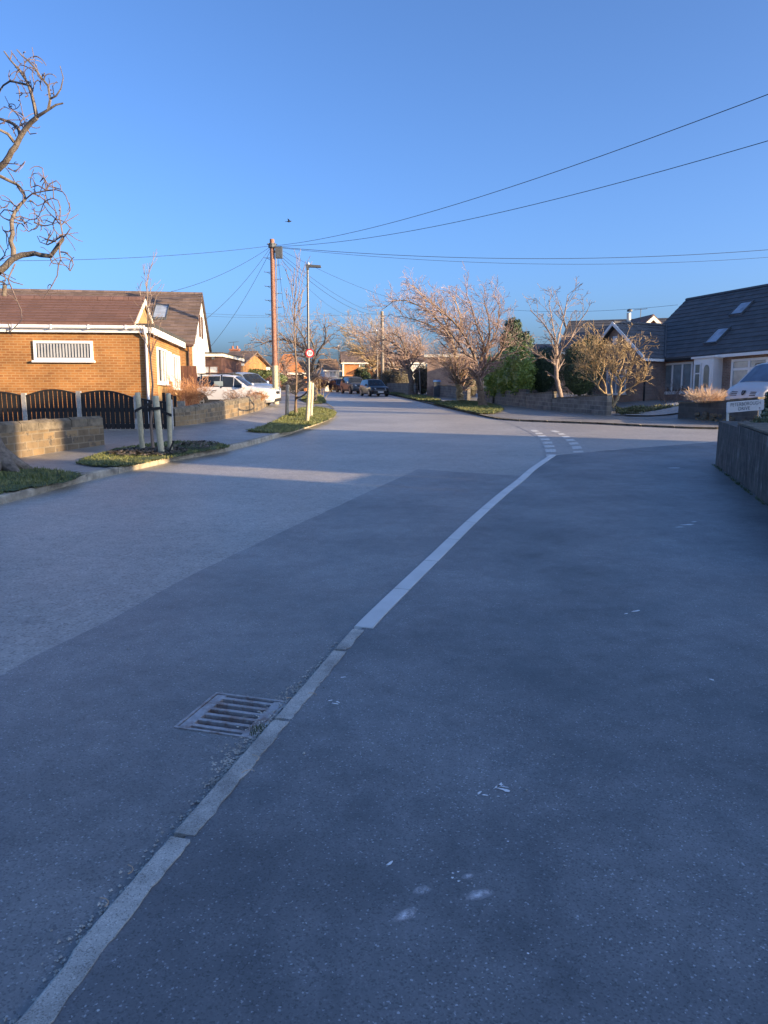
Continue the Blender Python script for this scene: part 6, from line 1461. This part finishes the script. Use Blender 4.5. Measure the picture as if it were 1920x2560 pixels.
bd = MB(); bd.prism([(-.085, .10), (.085, .10), (.085, 0), (.05, -.07), (0, -.11), (-.05, -.07), (-.085, 0)], 0, .012, 'z', Matrix.Translation((fx - .04, 0, .80)) @ Matrix.Scale(.95, 4) @ Matrix.Rotation(R(90), 4, 'Z') @ Matrix.Rotation(R(62), 4, 'X')); bo = bd.build('badge', 'black', van, uv=False)
bd = MB(); bd.prism([(-.03, -.06), (.03, -.05), (.05, .02), (.02, .07), (-.04, .06), (-.05, .0)], .0125, .018, 'z', Matrix.Translation((fx - .04, 0, .80)) @ Matrix.Scale(.95, 4) @ Matrix.Rotation(R(90), 4, 'Z') @ Matrix.Rotation(R(62), 4, 'X')); bd.build('emblem', 'galv', bo, uv=False)
for sgn in (-1, 1):
    sl_ = MB()
    for k in range(3): sl_.box((fx - .25, sgn * .42 - .13, .70 + k * .06), (fx - .012 - k * .028, sgn * .42 + .13, .725 + k * .06))
    sl_.build('grille_slot', 'black', van, uv=False)

# ------------------------------------------------------------ poles, lamps, cables, signs
bp = G(690, 1010, .1); tp = P(680, 598, bp.y); DP = bp.y
tpole = thing('telegraph_pole', 'tall reddish wooden telegraph pole with climbing steps and a junction box', 'telegraph pole', bp)
tv = tp - bp; mb = MB(); mb.tube([Vector((0, 0, -.3)), tv * .3, tv * .7, tv], [.15, .14, .125, .115], 14); mb.build('pole', 'pole', tpole, 50)
mb = MB(); mb.tube([tv * -.01, tv * .24], .158, 14); mb.build('pale_sleeve', 'wood_pale', tpole, 50)
mb = MB(); mb.tube([tv * .95, tv * .975], .2, 10); bx = tv * .925 + Vector((.33, 0, 0)); mb.box(tuple(bx + Vector((-.17, -.16, -.3))), tuple(bx + Vector((.17, .16, .25)))); mb.tube([tv * .93, bx], .05, 6); mb.build('junction_box', 'lampgrey', tpole)
mb = MB()
for k in range(17):
    q_ = tv * (.26 + k * .042); sd = -1 if k % 2 else 1
    mb.tube([q_, q_ + Vector((sd * .42, -.02, 0)), q_ + Vector((sd * .42, -.02, .06))], .014, 5); mb.tube([q_ + Vector((0, 0, -.16)), q_ + Vector((sd * .3, -.02, 0))], .01, 4)
mb.build('climbing_steps', 'galv', tpole)
mb = MB()
for k in range(8): an = 2 * math.pi * k / 8; mb.tube([tv * .968, tv * .968 + Vector((math.cos(an) * .27, math.sin(an) * .27, .02))], .018, 5)
mb.tube([tv * .9 + Vector((.2, -.1, 0)), tv * .6 + Vector((.19, -.1, 0)), tv * .3 + Vector((.2, -.1, 0)), tv * .05 + Vector((.22, -.1, 0))], .022, 5); mb.build('brackets', 'lampgrey', tpole)
bp2 = Vector((X(957, 82, .1), 82, .1)); tp2 = P(955, 778, 82)
p2 = thing('telegraph_pole', 'distant wooden telegraph pole rising behind the black hatchback', 'telegraph pole', bp2); mb = MB(); mb.tube([Vector((0, 0, -.3)), tp2 - bp2], [.19, .16], 10); mb.build('pole', 'pole_pale', p2, 50)
mb = MB(); mb.box((-.3, -.15, (tp2 - bp2).z - .55), (.3, -.05, (tp2 - bp2).z - .45)); mb.build('bracket', 'lampgrey', p2)
gK = 'overhead telephone cables'; KT = .52
def cable(label, a, b_, sag, r_=.016, n=24):
    a, b_ = Vector(a), Vector(b_); t = thing('cable', label, 'cable', a, 0, gK); mb = MB()
    mb.tube([a.lerp(b_, k / n) - a - Vector((0, 0, sag * 4 * (k / n) * (1 - k / n))) for k in range(n + 1)], r_ * KT, 4); mb.build('wire', 'cable', t, uv=False)
hd = tp + Vector((.1, 0, -.32))
cable('highest cable rising from the pole to the right edge of the sky', hd, P(2200, 128, 13), .5, .018)
cable('second cable rising from the pole to the right edge below the highest one', hd + Vector((.05, 0, -.03)), P(2200, 268, 15), .55, .018)
cable('thick cable running nearly level from the pole to the right edge', hd + Vector((.1, 0, -.05)), P(2150, 603, 40), .7, .024)
cable('thin cable just under the thick level one, reaching the right edge', hd + Vector((.1, 0, -.08)), P(2150, 622, 42), .8, .017)
cable('cable from the pole to the left edge behind the contorted tree', hd + Vector((-.2, 0, 0)), P(-80, 652, 27), .2)
cable('cable dropping from the pole to the ridge of the dark roofed house', hd + Vector((-.2, 0, -.05)), P(428, 729, 35), .25)
cable('steep cable from the pole to the white gable end', hd + Vector((-.2, 0, -.1)), P(512, 800, 36), .25)
cable('steeper cable from the pole to the timber clad extension', hd + Vector((-.15, 0, -.15)), P(528, 865, 40), .3)
j = tp + Vector((.35, 0, -.75))
cable('sagging cable from the junction box to the distant pole', j, tp2 + Vector((0, 0, -.3)), .9, .022)
cable('second sagging cable from the junction box to the distant pole', j + Vector((.1, 0, .05)), tp2 + Vector((.1, 0, -.2)), .65, .018)
cable('lowest sagging cable between the two telegraph poles', j + Vector((0, 0, -.1)), tp2 + Vector((-1.6, 0, -.35)), 1.2, .015)
cable('cable from the pole past the lamp head towards the right street trees', hd + Vector((.15, 0, -.1)), P(1180, 775, 66), .9, .015)
cable('near vertical cable dropping from the pole beside the young tree', hd + Vector((.15, 0, -.3)), P(716, 820, 52), .15, .018)
cable('level far cable meeting the distant pole from the left', P(515, 784, 60), tp2 + Vector((-.1, 0, -.2)), .25, .015)
cable('lower level far cable crossing behind the tall telegraph pole', P(515, 790, 60), P(722, 791, 72), .1, .015)
cable('far cable over the open garden tree towards the right bungalow', P(1255, 773, 66), P(1695, 762, 48), .3, .018)

def lamp(label, base, top_px, py, dist, arm, group, dark=False, r0=.062, post='galv', flip=1):
    t = thing('street_lamp', label, 'street lamp', base, 0, group); tv = P(top_px, py, dist) - Vector(base); mb = MB(); mb.tube([Vector((0, 0, -.1)), tv * .26, tv * .27, tv], [r0, r0, r0 * .72, r0 * .6], 12); mb.build('post', post, t, 50)
    mb = MB(); f = flip; s = arm
    mb.prism([(-.16 * s * f, .13 * s), (.25 * s * f, .1 * s), (.62 * s * f, .06 * s), (1.2 * s * f, .03 * s), (1.22 * s * f, -.1 * s), (1.15 * s * f, -.14 * s), (.12 * s * f, -.1 * s), (.1 * s * f, -.32 * s), (-.1 * s * f, -.32 * s)], -.12, .12, 'y', Matrix.Translation(tv)); mb.build('lamp_head', 'lampgrey', t)
    mb = MB(); mb.lathe([(.1 * s, 0), (.09 * s, .08 * s), (.03 * s, .16 * s), (.02 * s, .22 * s)], Matrix.Translation(tv + Vector((.1 * s * f, 0, .115 * s))), 10); mb.build('light_sensor', 'white', t, 50)
    return t, tv
gL = 'street lamps'
bl_ = G(773, 1046, .1)
lp, ltv = lamp('street lamp carrying the round 20 speed limit sign on the left verge', bl_, 769, 665, bl_.y, .4, gL)
lamp('slim distant street lamp in front of the orange brick house', Vector((X(848, 92, .1), 92, .1)), 847, 868, 92, .75, gL, flip=-1, post='lampgrey')
lamp('distant street lamp left of the far telegraph pole, head pointing left', Vector((X(944, 76, .1), 76, .1)), 943, 830, 76, .7, gL, flip=-1, post='pole_pale', r0=.085)
sg = thing('speed_sign', 'round red ringed 20 speed limit sign on the lamp post', 'road sign', P(774.5, 883, bl_.y - .12))
mb = MB(); mr = Matrix.Rotation(R(90), 4, 'X'); mb.lathe([(.158, -.004), (.158, .004)], mr, 28); mb.build('ring', 'red', sg)
mb = MB(); mb.lathe([(.112, .0045), (.112, .0065)], mr, 28); mb.build('face', 'signwhite', sg)
text_mesh('20', .155, 'ink', 'numerals', sg, Matrix.Translation((0, -.0085, 0)) @ Matrix.Rotation(R(90), 4, 'X'), 1.0, .0015, 1.1)
mb = MB(); mb.box((-.04, .005, -.08), (.04, .06, -.05)); mb.box((-.04, .005, .05), (.04, .06, .08)); mb.build('clips', 'galv', sg)
# street name sign
dS = 13.9; sA, sB = P(1817, 1018, dS), P(1909, 1012, dS + .2); W_ = (sB - sA).length; yw = math.atan2(sB.y - sA.y, sB.x - sA.x)
ns = thing('street_name_sign', 'white street name sign reading PETERBOROUGH DRIVE on two short posts', 'sign', ((sA + sB) / 2), yw)
hgt = P(1817, 1000, dS).z - P(1817, 1032, dS).z
ns.matrix_world = Matrix.Translation((sA + sB) / 2) @ Matrix.Rotation(yw, 4, 'Z') @ Matrix.Rotation(R(-3.5), 4, 'Y')
mb = MB(); h_ = hgt * .42
mb.prism([(-W_ / 2 + .015, -h_), (W_ / 2 - .015, -h_), (W_ / 2, -h_ + .015), (W_ / 2, h_ - .015), (W_ / 2 - .015, h_), (-W_ / 2 + .015, h_), (-W_ / 2, h_ - .015), (-W_ / 2, -h_ + .015)], -.012, .012, 'y'); pl_ = mb.build('plate', 'signwhite', ns)
for k, (tx, sx_, zz, sz) in enumerate((('PETERBOROUGH', .82, h_ * .40, .092), ('DRIVE', .31, -h_ * .45, .092))):
    text_mesh(tx, sz, 'ink_grey', 'lettering', pl_, Matrix.Translation((-.0 if k == 0 else -.035, -.0135, zz)) @ Matrix.Rotation(R(90), 4, 'X'), 1.06, .001, 1, W_ * sx_)
mb = MB(); mb.box((W_ * .36, -.0145, -h_ * .65), (W_ * .40, -.0122, -h_ * .5)); mb.build('postcode_mark', 'hedge_red', pl_)
for s_ in (-1, 1):
    mb = MB(); x = s_ * W_ * .44; mb.box((x - .017, .0125, -1.1), (x + .017, .045, -h_ * .2)); mb.build('leg', 'cream', ns)
# thin post on the far pavement, bins
tq = thing('thin_post', 'thin pale post on the pavement right of the gnarled tree', 'post', Vector((X(1051, 66, .1), 66, .1))); mb = MB(); mb.tube([(0, 0, -.1), (-.1, 0, 2.3)], .045, 8); mb.build('post', 'concrete', tq)
wb_ = thing('wheelie_bin', 'blue lidded bin behind the far right garden wall', 'bin', Vector((X(1092, 62, .1), 62, .3))); mb = MB(); mb.prism([(-.26, -.3), (.26, -.3), (.26, .3), (-.26, .3)], -.2, 1.0); mb.build('body', 'lampgrey', wb_); mb = MB(); mb.add([(-.32, -.36, 1.002), (.32, -.36, 1.002), (.32, .36, 1.002), (-.32, .36, 1.002), (-.28, -.3, 1.1), (.28, -.3, 1.1), (.28, .34, 1.16), (-.28, .34, 1.16)], [(0, 1, 5, 4), (1, 2, 6, 5), (2, 3, 7, 6), (3, 0, 4, 7), (4, 5, 6, 7), (3, 2, 1, 0)]); mb.build('lid', 'binblue', wb_)
# bird in flight
bd_ = thing('bird', 'small dark bird flying above the telegraph pole', 'bird', P(722, 554, 34)); mb = MB()
mb.tube([(-.16, 0, 0), (-.1, 0, .0), (0, 0, .0), (.1, 0, .015), (.14, 0, .03), (.18, 0, .03), (.2, 0, .025)], [.012, .03, .055, .045, .03, .028, .006], 8)
for s_ in (-1, 1): mb.add([(.07, s_ * .03, .02), (-.06, s_ * .03, .02), (-.04, s_ * .16, .09), (-.07, s_ * .3, .13), (.0, s_ * .24, .14), (.06, s_ * .14, .1), (.07, s_ * .03, .03), (-.06, s_ * .03, .03), (.0, s_ * .16, .105)], [(0, 1, 2, 5), (2, 3, 4, 5), (6, 5, 8), (7, 8, 2), (8, 4, 3, 2), (8, 5, 4), (6, 8, 7)])
mb.add([(-.12, -.03, 0), (-.12, .03, 0), (-.27, .06, .01), (-.27, -.06, .01), (-.12, 0, .02)], [(0, 1, 2, 3), (4, 3, 2), (0, 3, 4), (1, 4, 2)])
mb.build('body', 'ink', bd_, 50, uv=False); bd_.scale = (.62, .62, .62)
# drive of the right bungalow
dv = [G(1530, 1036, .1), G(1695, 1039, .09), Vector((17.2, 29.5, 0)), Vector((19, 33, 0)), Vector((13.5, 33.5, 0))]
mb = MB(); dp_ = [Vector((9.8, 30.5, 0)), Vector((12.6, 29.2, 0)), Vector((14.2, 33.5, 0)), Vector((11.0, 34.0, 0))]
n_ = 8; vs = []
for i in range(n_ + 1):
    for k in range(n_ + 1):
        p = dp_[0].lerp(dp_[1], i / n_).lerp(dp_[3].lerp(dp_[2], i / n_), k / n_); vs.append((p.x, p.y, .13 + zg(p.x, p.y)))
mb.add(vs, [(i * (n_ + 1) + k, (i + 1) * (n_ + 1) + k, (i + 1) * (n_ + 1) + k + 1, i * (n_ + 1) + k + 1) for i in range(n_) for k in range(n_)]); tag(mb.build('concrete_drive', 'concrete'), kind='structure')
